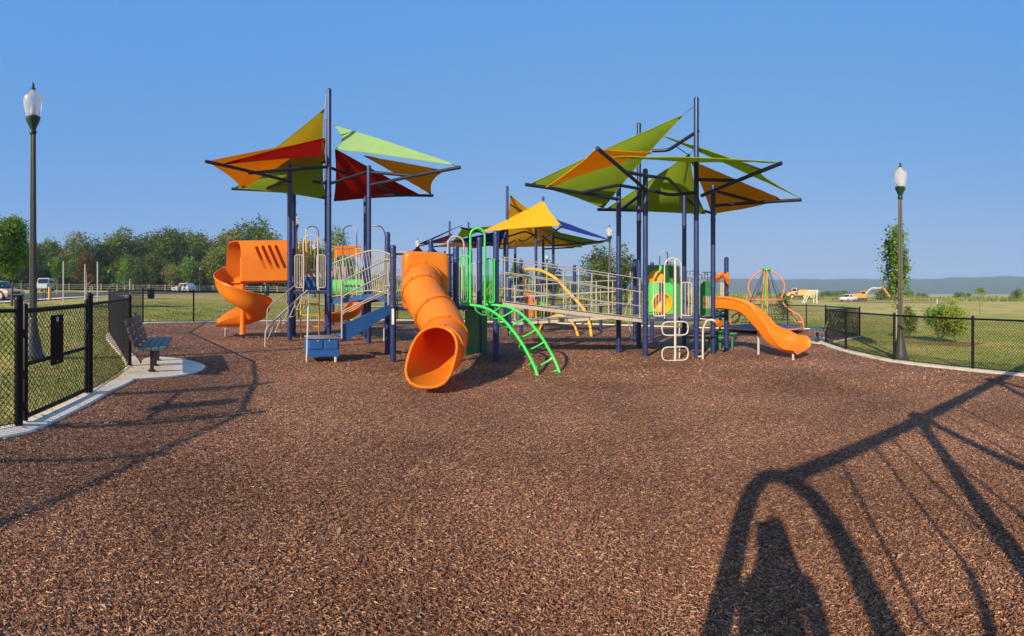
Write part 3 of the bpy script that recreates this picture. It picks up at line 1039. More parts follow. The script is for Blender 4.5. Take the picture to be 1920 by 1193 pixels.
# spiral slide
SPC = gp(455, 635)
va = (455 - 960) / FPX
away = V(math.sin(va), math.cos(va), 0); rightv = V(math.cos(va), -math.sin(va), 0)
sp = thing_part = MB().lathe(SPC, [(.055, -.03), (.055, .14)], 14).build('spiral_slide', 'navy', ta)
sp['label'] = 'orange plastic spiral slide with hooded entrance on a centre pole'
MB().lathe(SPC, [(.10, .12), (.085, .2), (.075, .45), (.07, .9), (.07, 2.2), (.05, 2.28)], 16).build('slide_pole', 'orange', sp)
def zfl(th):
    K = [(60, 1.93), (90, 1.86), (180, 1.43), (270, 1.02), (360, .72), (450, .54), (480, .52)]
    for (a, za), (b_, zb) in zip(K, K[1:]):
        if th <= b_: 
            t = max(0, (th - a) / (b_ - a)); return za + (zb - za) * t
    return K[-1][1]
prof = [(.07, .30), (.085, .12), (.13, .02), (.22, -.015), (.40, -.015), (.56, .02), (.68, .13), (.75, .30), (.775, .50), (.80, .52), (.81, .49)]
rows = []
for th in range(80, 452, 8):
    a = math.radians(th)
    u = rightv * math.cos(a) + away * math.sin(a)
    z0 = zfl(th) + 0.0
    rows.append([SPC * 1 + u * r_ + V(0, 0, z0 - SPC.z + h_) for (r_, h_) in prof])
u = away
for k in range(1, 8):                                   # run-out to the left
    f_ = k / 7
    rows.append([SPC + u * r_ - rightv * (.74 * f_) + V(0, 0, zfl(450) - SPC.z - .03 * f_ + h_ * (1.0 - .75 * f_ ** 1.6)) for (r_, h_) in prof])
MB().shell(rows, 0.012).build('chute', 'orange', sp, angle=50)
MB().tube([rw[9] for rw in rows], .017, 8).build('chute_rim', 'orange', sp)
rod(sp, 'exit_leg', [gp(423, 632, -.03), at(423, 616, 13.4)], .03, 'white_steel')
# hooded tunnel between the tower and the pole
rows = []
N0, N1 = gd(541, 13.05), gd(452.5, 13.12)
F0, F1 = gd(546, 14.2), gd(424.5, 13.95)
for k in range(13):
    f_ = k / 12
    nr = N0 + (N1 - N0) * f_; fr = F0 + (F1 - F0) * f_
    if f_ > .75: fr = fr + (SPC + (-rightv) * .5 - fr) * ((f_ - .75) / .25) * .08
    z0, z1 = 1.80 - .02 * f_, 2.94 - .02 * f_
    row = []
    ml = (nr + fr) * .5; hw = (fr - nr) * .5
    row.append(V(ml.x, ml.y, z0 - .05) - hw * .25)
    row.append(V(ml.x, ml.y, z0 - .04) - hw * .80)
    for q in range(17):
        a = math.pi * q / 16
        ca, sa = math.cos(a), math.sin(a)
        ex = math.copysign(abs(ca) ** .45, ca); ez = abs(sa) ** .55
        pp = ml - hw * ex
        row.append(V(pp.x, pp.y, z0 + (z1 - z0) * ez * (1.0 - 0.0 * f_)))
    row.append(V(ml.x, ml.y, z0 - .04) + hw * .80)
    row.append(V(ml.x, ml.y, z0 - .05) + hw * .25)
    rows.append(row)
hood = MB().shell(rows, 0.02, closed=True)
hood_o = hood.build('slide_hood', 'orange', sp, angle=50)
# four slanted slots through the near wall
def bool_cut(obj, cutters):
    import bmesh
    for c in [obj] + cutters:
        bm = bmesh.new(); bm.from_mesh(c.data)
        bmesh.ops.remove_doubles(bm, verts=bm.verts, dist=1e-5)
        bmesh.ops.recalc_face_normals(bm, faces=bm.faces)
        bm.to_mesh(c.data); bm.free()
    for c in cutters:
        md = obj.modifiers.new('cut', 'BOOLEAN'); md.operation = 'DIFFERENCE'; md.object = c; md.solver = 'EXACT'
    bpy.context.view_layer.update()
    dg = bpy.context.evaluated_depsgraph_get(); dg.update()
    me = bpy.data.meshes.new_from_object(obj.evaluated_get(dg))
    obj.modifiers.clear(); obj.data = me
    for c in cutters:
        bpy.data.objects.remove(c, do_unlink=True)
cut = []
for (x0, y0, x1, y1) in ((481, 464, 497, 502), (493, 463, 510, 502), (505, 462, 522, 502), (517.5, 462, 534, 501)):
    a, b_ = at(x0, y0, 13.1), at(x1, y1, 13.1)
    t = (b_ - a).normalized(); dv = V(math.sin(-.53), math.cos(-.53), 0); sd = t.cross(dv).normalized()
    ring = []
    w = .042
    for q in range(9): 
        an = math.pi * q / 8
        ring.append(a - t * w * math.sin(an) + sd * w * math.cos(an))
    for q in range(9):
        an = math.pi * q / 8
        ring.append(b_ + t * w * math.sin(an) - sd * w * math.cos(an))
    cut.append(MB().prism([r_ - dv * .35 for r_ in ring], dv * .65).build('cutter', 'orange', None, smooth=False))
base_ = ROOT[hood_o]
bpy.context.view_layer.update()
bool_cut(hood_o, cut)

# canopy of the left tower
sail(ta, 'sail_green_sunlit', (608, 204, 12.95), (462, 318, 13.5), (611, 306, 13.3), (.07, .0, .06), .1, 'tall sunlit-golden shade sail reaching the mast top')
sail(ta, 'sail_green', (611, 262, 13.45), (437, 353, 13.9), (611, 374, 13.75), (.03, .04, .07), .2, 'green shade sail below the golden one')
sail(ta, 'sail_orange', (387, 303, 11.6), (455, 353, 13.6), (609, 261, 13.2), (.05, .03, .03), .12, 'orange shade sail on the left arms')
sail(ta, 'sail_red', (414, 309, 11.55), (610, 259, 12.95), (610, 292, 12.75), (.01, .10, .03), .0, 'narrow red shade sail above the orange one')
sail(ta, 'sail_pale_green', (625, 235, 14.1), (627, 279, 12.9), (858, 311, 11.4), (.16, -.02, .0), .05, 'pale green sunlit shade sail on the right arm')
sail(ta, 'sail_red', (628, 279, 13.0), (626, 377, 14.3), (790, 367, 14.1), (.04, .02, .03), .2, 'dark red shade sail right of the mast')
sail(ta, 'sail_orange', (682, 292, 13.6), (834, 320, 11.7), (809, 365, 13.9), (.03, .14, .03), .2, 'amber shade sail under the pale green one')
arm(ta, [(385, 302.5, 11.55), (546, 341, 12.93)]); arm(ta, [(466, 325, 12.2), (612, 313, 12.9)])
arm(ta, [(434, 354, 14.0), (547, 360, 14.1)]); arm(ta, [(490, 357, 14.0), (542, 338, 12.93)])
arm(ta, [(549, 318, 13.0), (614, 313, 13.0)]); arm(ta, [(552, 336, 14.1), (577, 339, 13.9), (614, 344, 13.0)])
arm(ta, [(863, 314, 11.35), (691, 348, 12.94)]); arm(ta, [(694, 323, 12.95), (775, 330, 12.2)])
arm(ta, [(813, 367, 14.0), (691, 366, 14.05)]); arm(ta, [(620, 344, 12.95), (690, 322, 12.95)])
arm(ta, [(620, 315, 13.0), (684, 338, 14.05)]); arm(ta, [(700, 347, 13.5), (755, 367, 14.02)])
cable(ta, (608, 206, 12.95), (613, 176, 12.93)); cable(ta, (613, 176, 12.93), (616, 175, 12.92))

# ================================================================== centre tower (tube slide, stairs, ramp side)
B1, B1b = gp(737, 680), gp(726.5, 666)
B2 = gd(855, 10.0); B4, B3 = gp(930, 679), gp(899, 665.5)
B5 = gd(808, 12.4); B6 = gd(842, 11.3)
tb = thing('play_tower', 'centre play tower with orange tube slide, blue stairs and green arched ladder', 'play tower', (B1 + B4) * .5 + V(0, .8, 0))
for p, z_ in ((B1, 2.43), (B2, 2.44), (B4, 2.78), (B3, 2.76), (B5, 2.84), (B1b, 2.82), (B6, 2.35)):
    post(tb, p, z_, clamps=(1.14, 2.15))
deck(tb, [B1, B2, B4, B3, B5, B1b], 1.21)
# tube slide
DO = 'orange'
tsl = MB().tube([at(798, 737, 7.02) + V(0, 0, -.05), at(798, 716, 7.05)], .03, 10).build('tube_slide', 'white_steel', tb)
tsl['label'] = 'curving orange tube slide with flanged joints and open scoop exit'
up = V(0, 0, 1)
ctr = [at(794, 524, 9.55), at(790, 541, 9.1), at(803, 571, 8.7), at(824, 601, 8.3), at(834, 629, 7.95), at(826, 652, 7.55)]
cl = crom(ctr, 8)
rad = .372
T_, U_ = frames(cl)
rows = []
for i, p in enumerate(cl):
    t = T_[i]
    sx = t.cross(up).normalized(); sy = sx.cross(t).normalized()
    rows.append([p + (sx * math.cos(2 * math.pi * j / 28) + sy * math.sin(2 * math.pi * j / 28)) * rad for j in range(28)])
# exit scoop: opening leans from upper right (far) to lower left (near)
top_, bot_ = at(827, 613, 7.42), at(794, 727, 6.80)
cen_ = (top_ + bot_) * .5
lf, rt = at(763, 681, 7.0), at(856, 650, 7.1)
maj = (top_ - bot_) * .5
wid = (rt - lf) * .5
lipx = [(825, 613), (838, 617), (848, 624), (854, 634), (857, 648), (855, 665), (850, 685), (844, 702), (836, 715), (825, 723), (808, 727), (790, 726), (775, 722), (766, 713), (761, 700), (762, 685), (766, 668), (772, 650), (779, 636), (788, 625), (800, 617), (812, 613)]
lp_ = crom([at(a, b_, 7.42 - (b_ - 613) / 114 * .62) for a, b_ in lipx], 8, closed=True)
cum = [0.0]
for a, b_ in zip(lp_, lp_[1:] + lp_[:1]): cum.append(cum[-1] + (b_ - a).length)
ex = []
for j in range(28):
    t = cum[-1] * j / 28
    k = max(i_ for i_ in range(len(lp_)) if cum[i_] <= t)
    f_ = (t - cum[k]) / max(1e-6, cum[k + 1] - cum[k])
    ex.append(lp_[k] * (1 - f_) + lp_[(k + 1) % len(lp_)] * f_)
# match ring order: rows use sx (screen-left or right) -> align
last = rows[-1]
best = min(range(28), key=lambda k: sum((last[j] - ex[(j + k) % 28]).length for j in range(28)))
exr = [ex[(j + best) % 28] for j in range(28)]
alt = [ex[(best - j) % 28] for j in range(28)]
best2 = min(range(28), key=lambda k: sum((last[j] - ex[(k - j) % 28]).length for j in range(28)))
alt = [ex[(best2 - j) % 28] for j in range(28)]
if sum((last[j] - alt[j]).length for j in range(28)) < sum((last[j] - exr[j]).length for j in range(28)): exr = alt
for k in range(1, 6):
    f_ = k / 5
    rows.append([last[j] * (1 - f_) + exr[j] * f_ + (cen_ - exr[j]) * (-.04 * math.sin(math.pi * f_)) for j in range(28)])
# outward shell
segs = [(0, 9), (8, 17), (16, 25), (24, 33), (32, 41), (40, len(rows))]
for a, b_ in segs:
    rr = rows[a:b_]
    if len(rr) > 1:
        MB().shell(rr, -0.012, closed=True).build('tube_section', 'orange', tsl, angle=50)
for k in (2, 10, 21, 33, 41):
    if k >= len(rows): continue
    c = sum(rows[k], V(0, 0, 0)) / 28
    t = (sum(rows[min(k + 1, len(rows) - 1)], V(0, 0, 0)) / 28 - sum(rows[k - 1], V(0, 0, 0)) / 28).normalized()
    fr = []
    for (o_, s_) in ((-.026, 1.01), (-.026, 1.07), (-.003, 1.07), (-.003, 1.05), (.003, 1.05), (.003, 1.07), (.026, 1.07), (.026, 1.01)):
        fr.append([c + (p - c) * s_ + t * o_ for p in rows[k]])
    fl = MB().grid(fr, closed=True).build('flange', 'orange', tsl, angle=30)
    for j in range(0, 28, 4):
        p = c + (rows[k][j] - c) * 1.07
        MB().tube([p - t * .034, p + t * .034], .007, 6).build('bolt', 'lamp_grey', fl)
MB().tube(exr, .022, 8, closed=True).build('exit_lip', 'orange', tsl)
# hood of the tube slide
hw_ = (B2 - B1).normalized(); hn = V(hw_.y, -hw_.x, 0)
if hn.y > 0: hn = -hn
c0 = on(B1, B2, 794.5)
rows_h = []
for (of, zi, sx_, z0, z1) in ((.0, 0, .455, 1.12, 2.31), (.30, 0, .455, 1.12, 2.305), (.36, 0, .44, 1.13, 2.29), (.385, 0, .41, 1.16, 2.26)):
    row = []
    hz = (z1 - z0) / 2
    for j in range(32):
        a = 2 * math.pi * j / 32
        ca, sa = math.cos(a), math.sin(a)
        ex_ = math.copysign(min(1, abs(ca) ** .22), ca); ez_ = math.copysign(min(1, abs(sa) ** .22), sa)
        row.append(V(c0.x, c0.y, (z0 + z1) / 2) + hn * of + hw_ * sx_ * ex_ + V(0, 0, hz * ez_))
    rows_h.append(row)
cf = rows_h[-1]
cc_ = sum(cf, V(0, 0, 0)) / 32
rows_h.append([cc_ + (p - cc_) * .86 + hn * .004 for p in cf])
mbh = MB().grid(rows_h, closed=True)
k0 = len(mbh.v) - 32
mbh.f.append(list(range(k0, k0 + 32)))
mbh.build('slide_hood', 'orange', tsl, angle=35)
rod(tb, 'cross_bar', [V(B1.x, B1.y, 2.27), V(B2.x, B2.y, 2.27)], .02, 'navy')
MB().box(V(B1.x, B1.y, 1.0) + hn * .066 - hw_ * .01, hw_ * .025, hn * .004, V(0, 0, .16), .003).build('sticker', 'white_plastic', tb)

# green arched ladder
gA = [(866, 572, 9.95), (888, 573, 9.85), (905, 576, 9.75), (925, 585, 9.6), (945, 601, 9.4), (963, 622, 9.2), (978, 643, 9.05), (993, 669, 8.85), (1003, 690, 8.7), (1009, 708, 8.62)]
gB = [(909, 571, 10.15), (935, 573, 10.1), (957, 577, 10.0), (975, 587, 9.9), (992, 603, 9.75), (1008, 622, 9.6), (1021, 641, 9.4), (1033, 662, 9.2), (1043, 682, 9.1), (1050, 701, 9.02)]
PA, PB = path(gA, 5), path(gB, 5)
ld = MB().tube(PA, .030, 10).build('arched_ladder', 'bright_green', tb)
ld['label'] = 'bright green arched ladder with drooping curved rungs'
rod(ld, 'ladder_side', PB, .030, 'bright_green', 10)
for k in range(7):
    i = 6 + int(k * 6.2)
    a, b_ = PA[min(i, len(PA) - 1)], PB[min(i, len(PB) - 1)]
    t = (PA[min(i + 1, len(PA) - 1)] - PA[i - 1]).normalized()
    s_ = (b_ - a).normalized()
    inn = s_.cross(t); inn = inn if inn.z < 0 or inn.x < 0 else -inn
    if inn.z > 0: inn = -inn
    drop = -t.cross(s_)
    if drop.z > 0 and abs(drop.z) > .2: drop = -drop
    if drop.x > 0 and abs(drop.z) <= .2: drop = -drop
    pts = [a, a + s_ * .02 + drop * .13, a * .7 + b_ * .3 + drop * .25, a * .45 + b_ * .55 + drop * .22, b_ * .85 + a * .15 + drop * .10, b_]
    rod(ld, 'rung', crom(pts, 4), .019, 'bright_green', 8)
# green gates with hoop beside the ladder
hoop(tb, gd(882, 9.95), gd(909, 9.95), 1.2, 1.2, 2.82, 'bright_green', .024)
guard(tb, gd(863, 9.98), gd(881, 9.95), 1.27, 2.25, 3, 'bright_green', .011, .017)
guard(tb, gd(911, 10.05), gd(927, 10.1), 1.27, 2.20, 3, 'bright_green', .011, .017)
hoop(tb, gd(840, 12.2), gd(870, 12.2), 1.2, 1.2, 2.90, 'cream', .022)
guard(tb, gd(880, 12.0), gd(893, 12.0), 1.3, 2.2, 2, 'white_steel')
guard(tb, gd(846, 12.1), gd(866, 12.1), 1.3, 2.2, 3, 'white_steel')
# green panel below the deck
p0, p1 = gd(872, 10.45), gd(896, 11.0)
MB().prism([V(p0.x, p0.y, .10), V(p1.x, p1.y, .10), V(p1.x, p1.y, 1.09), V(p0.x, p0.y, 1.09)], (.03, .03, 0)).build('play_panel', 'deep_green', tb, smooth=False)
p0, p1 = gd(903, 11.35), gd(911, 11.5)
MB().prism([V(p0.x, p0.y, .06), V(p1.x, p1.y, .06), V(p1.x, p1.y, 1.0), V(p0.x, p0.y, 1.0)], (.03, .03, 0)).build('play_panel', 'deep_green', tb, smooth=False)
# transfer step and stairs
st = MB()
f0, f1 = at(577, 655, 9.40), at(636.5, 655, 9.50)
fx = (f1 - f0); fx.z = 0; fw = fx.length / 2; fx.normalize(); fy = V(-fx.y, fx.x, 0)
if fy.y < 0: fy = -fy
fc = (f0 + f1) * .5
stair = MB().box(V(fc.x, fc.y, .40) + fy * .27, fx * fw, fy * .26, V(0, 0, .175), .012).build('stairs', 'stair_blue', tb)
stair['label'] = 'blue step unit with cream handrails rising to the centre deck'
MB().box(V(fc.x, fc.y, .588) + fy * .27, fx * (fw + .01), fy * .28, V(0, 0, .014), .006).build('tread', 'deck_grey', stair)
for s_ in (-.48, .48):
    MB().box(V(fc.x, fc.y, .46) + fx * fw * s_ + fy * .006, fx * fw * .42, fy * .012, V(0, 0, .085), .008).build('front_panel', 'stair_blue', stair)
    MB().lathe(V(fc.x, fc.y, .545) + fx * fw * s_ * .75 + fy * -.004, [(.010, -.010), (.010, .010)], 8).build('bolt', 'white_plastic', stair)
MB().box(V(fc.x, fc.y, .262) + fy * .0, fx * (fw + .008), fy * .012, V(0, 0, .04), .008).build('front_ledge', 'stair_blue', stair)
lp = at(629.5, 676, 9.5)
MB().lathe(V(lp.x, lp.y, G(lp.x)), [(.022, -.03), (.036, .13)], 10).build('leg', 'white_steel', stair)
ga, gb = gd(640.5, 9.95), gd(731, 10.35)
gdv = (gb - ga); gdv.z = 0; gdl = gdv.length; gdv.normalize(); gnv = V(-gdv.y, gdv.x, 0)
if gnv.y < 0: gnv = -gnv
sL0, sL1, sR0, sR1 = yz(639, 9.95), yz(609, 9.95), yz(590, 10.35), yz(570, 10.35)
for s_ in (0,):
    q0, q1 = ga + gnv * s_, gb + gnv * s_
    MB().prism([V(q0.x, q0.y, sL0), V(q0.x, q0.y, sL1), V((q0 + gdv * .1).x, (q0 + gdv * .1).y, sL1 + .03), V(q1.x, q1.y, sR1), V(q1.x, q1.y, sR0), V((q0 + gdv * .12).x, (q0 + gdv * .12).y, sL0)], gnv * .03).build('stringer', 'stair_blue', stair, smooth=False)
for k in range(4):
    f_ = (k + .6) / 4.4
    q = ga + gdv * gdl * f_ + gnv * .26
    MB().box(V(q.x, q.y, sL0 + (sR0 + .12 - sL0) * f_), gdv * .13, gnv * .23, V(0, 0, .02), .008).build('tread', 'stair_blue', stair)
nw = at(641, 525, 9.93)
rod(stair, 'newel', [V(nw.x, nw.y, yz(637, 9.93)), V(nw.x, nw.y, yz(525, 9.93))], .02, 'cream')
nl = gp(575, 680)
rod(stair, 'newel', [nl + V(0, 0, -.03), V(nl.x + .04, nl.y, yz(575, 9.5))], .021, 'white_steel', 10)
for (y0, y1) in ((531, 488), (560, 514), (588, 546), (592, 550)):
    q0, q1 = at(641, y0, 9.93), at(727, y1, 10.3)
    rod(stair, 'handrail', round_corners([q0, q0 + V(.04, .02, .06), q1 - V(.04, .02, 0), q1], .08), .017, 'cream')
for x_ in (728, 732.5):
    rod(stair, 'newel', [at(x_, 486, 10.25), at(x_, 572, 10.25)], .017, 'cream')
rod(stair, 'rail_tie', [at(720, 487, 10.3), at(737, 487, 9.9)], .014, 'cream')
rod(stair, 'rail_tie', [at(720, 536, 10.3), at(737, 536, 9.9)], .014, 'cream')
rod(stair, 'support', [at(720, 600, 10.4), at(720, 640, 10.4)], .014, 'white_steel')
# arched bridge between the two towers
near = [(624, 563, 12.75), (650, 560, 12.2), (690, 553, 11.4), (715, 556, 10.9), (733, 562, 10.45)]
far = [(696, 561, 12.95), (718, 557, 12.5), (745, 552, 11.9), (775, 555, 11.5), (800, 560, 11.2)]
PN, PF = path(near, 6), path(far, 6)
rows = [[a, a + V(0, 0, -.11)] for a in PN]
br = MB().shell([[a + V(0, 0, .015), a + V(0, 0, -.10)] for a in PN], .03).build('arched_bridge', 'stair_blue', tb, smooth=False)
br['label'] = 'arched blue bridge with cream barred rails between the towers'
MB().shell([[a + V(0, 0, .015), a + V(0, 0, -.10)] for a in PF], .03).build('bridge_side', 'stair_blue', br, smooth=False)
for k in range(0, len(PN) - 1, 1):
    a, b_, c, d_ = PN[k], PN[k + 1], PF[k + 1], PF[k]
    g_ = .06
    MB().prism([a * (1 - g_) + b_ * g_, b_ * (1 - g_) + a * g_, c * (1 - g_) + d_ * g_, d_ * (1 - g_) + c * g_], (0, 0, -.04)).build('plank', 'deck_grey', br, smooth=False)
for PP, nm in ((PN, 0), (PF, 1)):
    m_ = len(PP) - 1
    tops = [p + V(0, 0, .98 + .06 * math.sin(math.pi * i / m_)) for i, p in enumerate(PP)]
    lows = [p + V(0, 0, .10) for p in PP]
    rl = MB().tube(tops, .019, 8).build('bridge_rail', 'cream', br)
    MB().tube(lows, .014, 8).build('low_rail', 'cream', br)
    for k in range(25):
        f_ = (k + .5) / 25
        def pick(L, q):
            q = max(0, min(.9999, q)) * (len(L) - 1); i = int(q); return L[i] + (L[i + 1] - L[i]) * (q - i)
        rod(br, 'baluster', [pick(lows, f_ + (.05 if nm == 0 else -.05) * (1 - f_ * .3)), pick(tops, f_ - (.03 if nm == 0 else -.03))], .0085, 'cream', 6)
# ramp down to the right tower
def ramp(parent, n0, n1, width, label, rails_near, rails_far, posts, low_z=.0, beam=.10):
    a, b_ = at(*n0), at(*n1)
    t = (b_ - a); t.z = 0; t.normalize(); nv = V(-t.y, t.x, 0)
    if nv.y < 0: nv = -nv
    o = MB().prism([a, b_, b_ - V(0, 0, beam), a - V(0, 0, beam)], nv * .05).build('ramp', 'ramp_tan', parent, smooth=False)
    o['label'] = label
    MB().prism([a + nv * width, b_ + nv * width, b_ + nv * width - V(0, 0, beam), a + nv * width - V(0, 0, beam)], nv * .05).build('ramp_side', 'ramp_tan', o, smooth=False)
    MB().prism([a + V(0, 0, .001), b_ + V(0, 0, .001), b_ - V(0, 0, -.001) + V(0, 0, .012), a + V(0, 0, .013)], nv * .02 - nv * .06).build('ramp_lip', 'ramp_tan', o, smooth=False)
    L = (b_ - a).length
    kk = max(2, int(L / .6))
    for i in range(kk):
        p, q = a + (b_ - a) * (i / kk) + t * .006, a + (b_ - a) * ((i + 1) / kk) - t * .006
        MB().prism([p + nv * .055 - V(0, 0, .012), q + nv * .055 - V(0, 0, .012), q + nv * (width - .005) - V(0, 0, .012), p + nv * (width - .005) - V(0, 0, .012)], (0, 0, -.035)).build('ramp_panel', 'deck_grey', o, smooth=False)
    for (side, hs) in ((0.02, rails_near), (width + .03, rails_far)):
        for h_ in hs:
            rod(o, 'ramp_rail', [a + nv * side + V(0, 0, h_), b_ + nv * side + V(0, 0, h_)], .0125, 'cream')
        for f_ in posts:
            p = a + (b_ - a) * f_ + nv * side
            rod(o, 'stanchion', [p, p + V(0, 0, max(hs))], .014, 'cream')
    return o
ramp(tb, (941, 565, 10.3), (1204, 597, 11.55), .95, 'long cream railed ramp running from the centre tower to the right tower', (.95, .63, .29), (.98, .66, .30), (.02, .30, .52, .74, .985))

# ================================================================== right tower (wave slide)
C1, C2, C3, C4 = gp(1210, 670.6), gp(1305.6, 673), gp(1337, 664.5), gp(1362, 660)
C0, Cb, C5 = gp(1160, 662), gp(1198, 655), gd(1283, 13.6)
Cq, Cr = gp(1190.6, 643), gp(1222.5, 641)
tc_ = thing('play_tower', 'right blue-posted play tower with orange wave slide under green and amber sails', 'play tower', (C1 + C3) * .5 + V(0, .7, 0))
for p, z_ in ((C0, 4.35), (C1, 4.43), (C2, 6.15), (C3, 4.27), (C5, 4.32), (Cb, 6.11)):
    post(tc_, p, z_, clamps=(.82, 1.75, 3.5))
for p, z_ in ((C4, 2.41), (Cq, 2.47), (Cr, 2.40)):
    post(tc_, p, z_, clamps=(.8, 1.6))
deck(tc_, [C1, C2, C3, C5, Cb, C0], .87)
deck(tc_, [C3, C4, gd(1345, 14.0), C5], .88)
ramp(tc_, (962, 603, 13.2), (1166, 590, 13.6), .95, 'lower cream railed ramp behind the long one', (.98, .66, .30), (.98, .66, .30), (.02, .28, .52, .76, .985))
# loop pole in front of the deck
PO = gp(1266, 678)
lpz = PO.z
ey = V(math.sin(.34), math.cos(.34), 0); ex2 = V(ey.y, -ey.x, 0)
lpole = rod(tc_, 'loop_pole', [PO + V(0, 0, -.03), PO + V(0, 0, 2.34)], .029, 'white_steel', 12)
lpole['label'] = 'white pole climber with rounded side loops'
for z0, z1 in ((.02, .33), (.60, .91)):
    for sgn in (-1, 1):
        for tilt in (0.0,):
            s2 = ex2 * (sgn * .30) + (ey * (.10 if sgn > 0 else -.06))
            rod(lpole, 'side_loop', round_corners([PO + V(0, 0, z0), PO + s2 + V(0, 0, z0), PO + s2 + V(0, 0, z1), PO + V(0, 0, z1)], .14), .0165, 'white_steel', 8)
    rod(lpole, 'side_loop', round_corners([PO + V(0, 0, z0), PO + ey * .3 + ex2 * .10 + V(0, 0, z0), PO + ey * .3 + ex2 * .10 + V(0, 0, z1), PO + V(0, 0, z1)], .1), .0165, 'white_steel', 8)
la, lb = gd(1246, 11.4), gd(1277.5, 11.5)
hoop(tc_, la, lb, .86, .86, 2.30, 'white_steel', .017)
guard(tc_, gd(1225, 11.45), gd(1245, 11.4), .92, 1.73, 3, 'white_steel')
guard(tc_, gd(1278.5, 11.5), gd(1297, 11.55), .92, 1.72, 2, 'white_steel')
# green crawl-through panels with round orange windows
def plate(parent, pts, th, mat, name, holes=()):
    P = [at(*p) for p in pts]
    n_ = (P[1] - P[0]).cross(P[-1] - P[0]).normalized()
    if n_.y < 0: n_ = -n_
    return MB().prism(P, n_ * th).build(name, mat, parent, smooth=False), n_
def holed_panel(parent, x0, x1, y0, y1, d0, d1, hc, hr, mat, name):
    """rectangular plate with a round opening"""
    a, b_ = at(x0, y1, d0), at(x1, y1, d1)
    zt = at(x0, y0, d0).z
    W = V(b_.x - a.x, b_.y - a.y, 0); L = W.length; W.normalize(); H = zt - a.z
    n_ = V(-W.y, W.x, 0); n_ = n_ if n_.y > 0 else -n_
    cx, cz = (hc[0] - x0) / (x1 - x0) * L, (y1 - hc[1]) / (y1 - y0) * H
    r_ = hr
    K = 32
    rows = [[], [], [], []]
    for k in range(K):
        an = 2 * math.pi * k / K
        c, s_ = math.cos(an), math.sin(an)
        tx = ((L - cx) / c if c > 1e-6 else (-cx / c if c < -1e-6 else 1e9))
        tz = ((H - cz) / s_ if s_ > 1e-6 else (-cz / s_ if s_ < -1e-6 else 1e9))
        t = min(tx, tz)
        o1 = a + W * (cx + c * t) + V(0, 0, cz + s_ * t)
        i1 = a + W * (cx + c * r_) + V(0, 0, cz + s_ * r_)
        rows[0].append(o1); rows[1].append(i1); rows[2].append(i1 + n_ * .05); rows[3].append(o1 + n_ * .05)
    rows.append(rows[0])
    o = MB().grid(rows, closed=True).build(name, mat, parent, smooth=False)
    ring = [a + W * (cx + math.cos(2 * math.pi * k / K) * r_) + V(0, 0, cz + math.sin(2 * math.pi * k / K) * r_) - n_ * .005 for k in range(K)]
    return o, ring, n_, a + W * cx + V(0, 0, cz), W, L, H
pn, ring, n_, hc_, W_, L_, H_ = holed_panel(tc_, 1217, 1262, 530, 597, 13.25, 13.5, (1241, 569), .285, 'panel_green', 'crawl_panel')
pn['label'] = 'bright green crawl panel with a round orange porthole'
MB().tube(ring, .022, 8, closed=True).build('porthole_rim', 'amber_plastic', pn)
rows = []
for k in range(7):                                        # bowl-shaped orange porthole behind
    f_ = math.pi / 2 * k / 6
    rows.append([hc_ + (p - hc_) * max(.02, math.cos(f_)) + n_ * (.32 * math.sin(f_)) for p in ring])
MB().grid(rows, closed=True).build('porthole', 'amber_plastic', pn)
q = [at(1262, 530, 13.5), at(1276, 533, 13.9), at(1276, 597, 13.9), at(1262, 597, 13.5)]
MB().prism(q, n_ * .05).build('side_panel', 'panel_green', pn, smooth=False)
MB().prism([at(1219, 597, 13.25) - n_ * .02, at(1264, 598, 13.5) - n_ * .02, at(1264, 600, 13.5) - n_ * .02, at(1219, 600, 13.25) - n_ * .02], n_ * .015).build('sill', 'deep_green', pn, smooth=False)
pn2, ring2, n2_, hc2, W2, L2, H2 = holed_panel(tc_, 1205, 1262, 497, 535, 14.2, 14.3, (1232, 524), .26, 'deep_green', 'crawl_panel')
MB().tube(ring2, .03, 8, closed=True).build('porthole_rim', 'amber_plastic', pn2)
rows = []
for k in range(6):
    f_ = math.pi / 2 * k / 5
    rows.append([hc2 + (p - hc2) * max(.02, math.cos(f_)) - n2_ * (.30 * math.sin(f_)) for p in ring2])
MB().grid(rows, closed=True).build('porthole_dome', 'amber_plastic', pn2)
MB().prism([at(1236, 497, 14.15), at(1253, 497, 14.15), at(1256, 535, 14.15), at(1252, 535, 14.15), at(1236, 514, 14.15)], n2_ * .03).build('fold', 'panel_green', pn2, smooth=False)
MB().prism([at(1262, 498, 14.3), at(1274, 500, 14.9), at(1274, 535, 14.9), at(1262, 535, 14.3)], n2_ * .04).build('side_panel', 'deep_green', pn2, smooth=False)
rod(tc_, 'handrail', round_corners([gd(1182, 15.2), at(1182, 475, 15.2), at(1186, 469, 15.2), at(1199, 469, 15.2)], .15), .016, 'cream')
hoop(tc_, gd(1237, 15.0), gd(1252, 15.0), 1.2, 1.2, yz(471, 15.0), 'cream', .016)
rod(tc_, 'rope_loop', crom([at(1172, 592, 15.0), at(1176, 572, 15.0), at(1186, 560, 15.0), at(1193, 572, 15.0), at(1190, 590, 15.0), at(1178, 600, 15.0), at(1182, 622, 15.0)], 5), .012, 'cream')
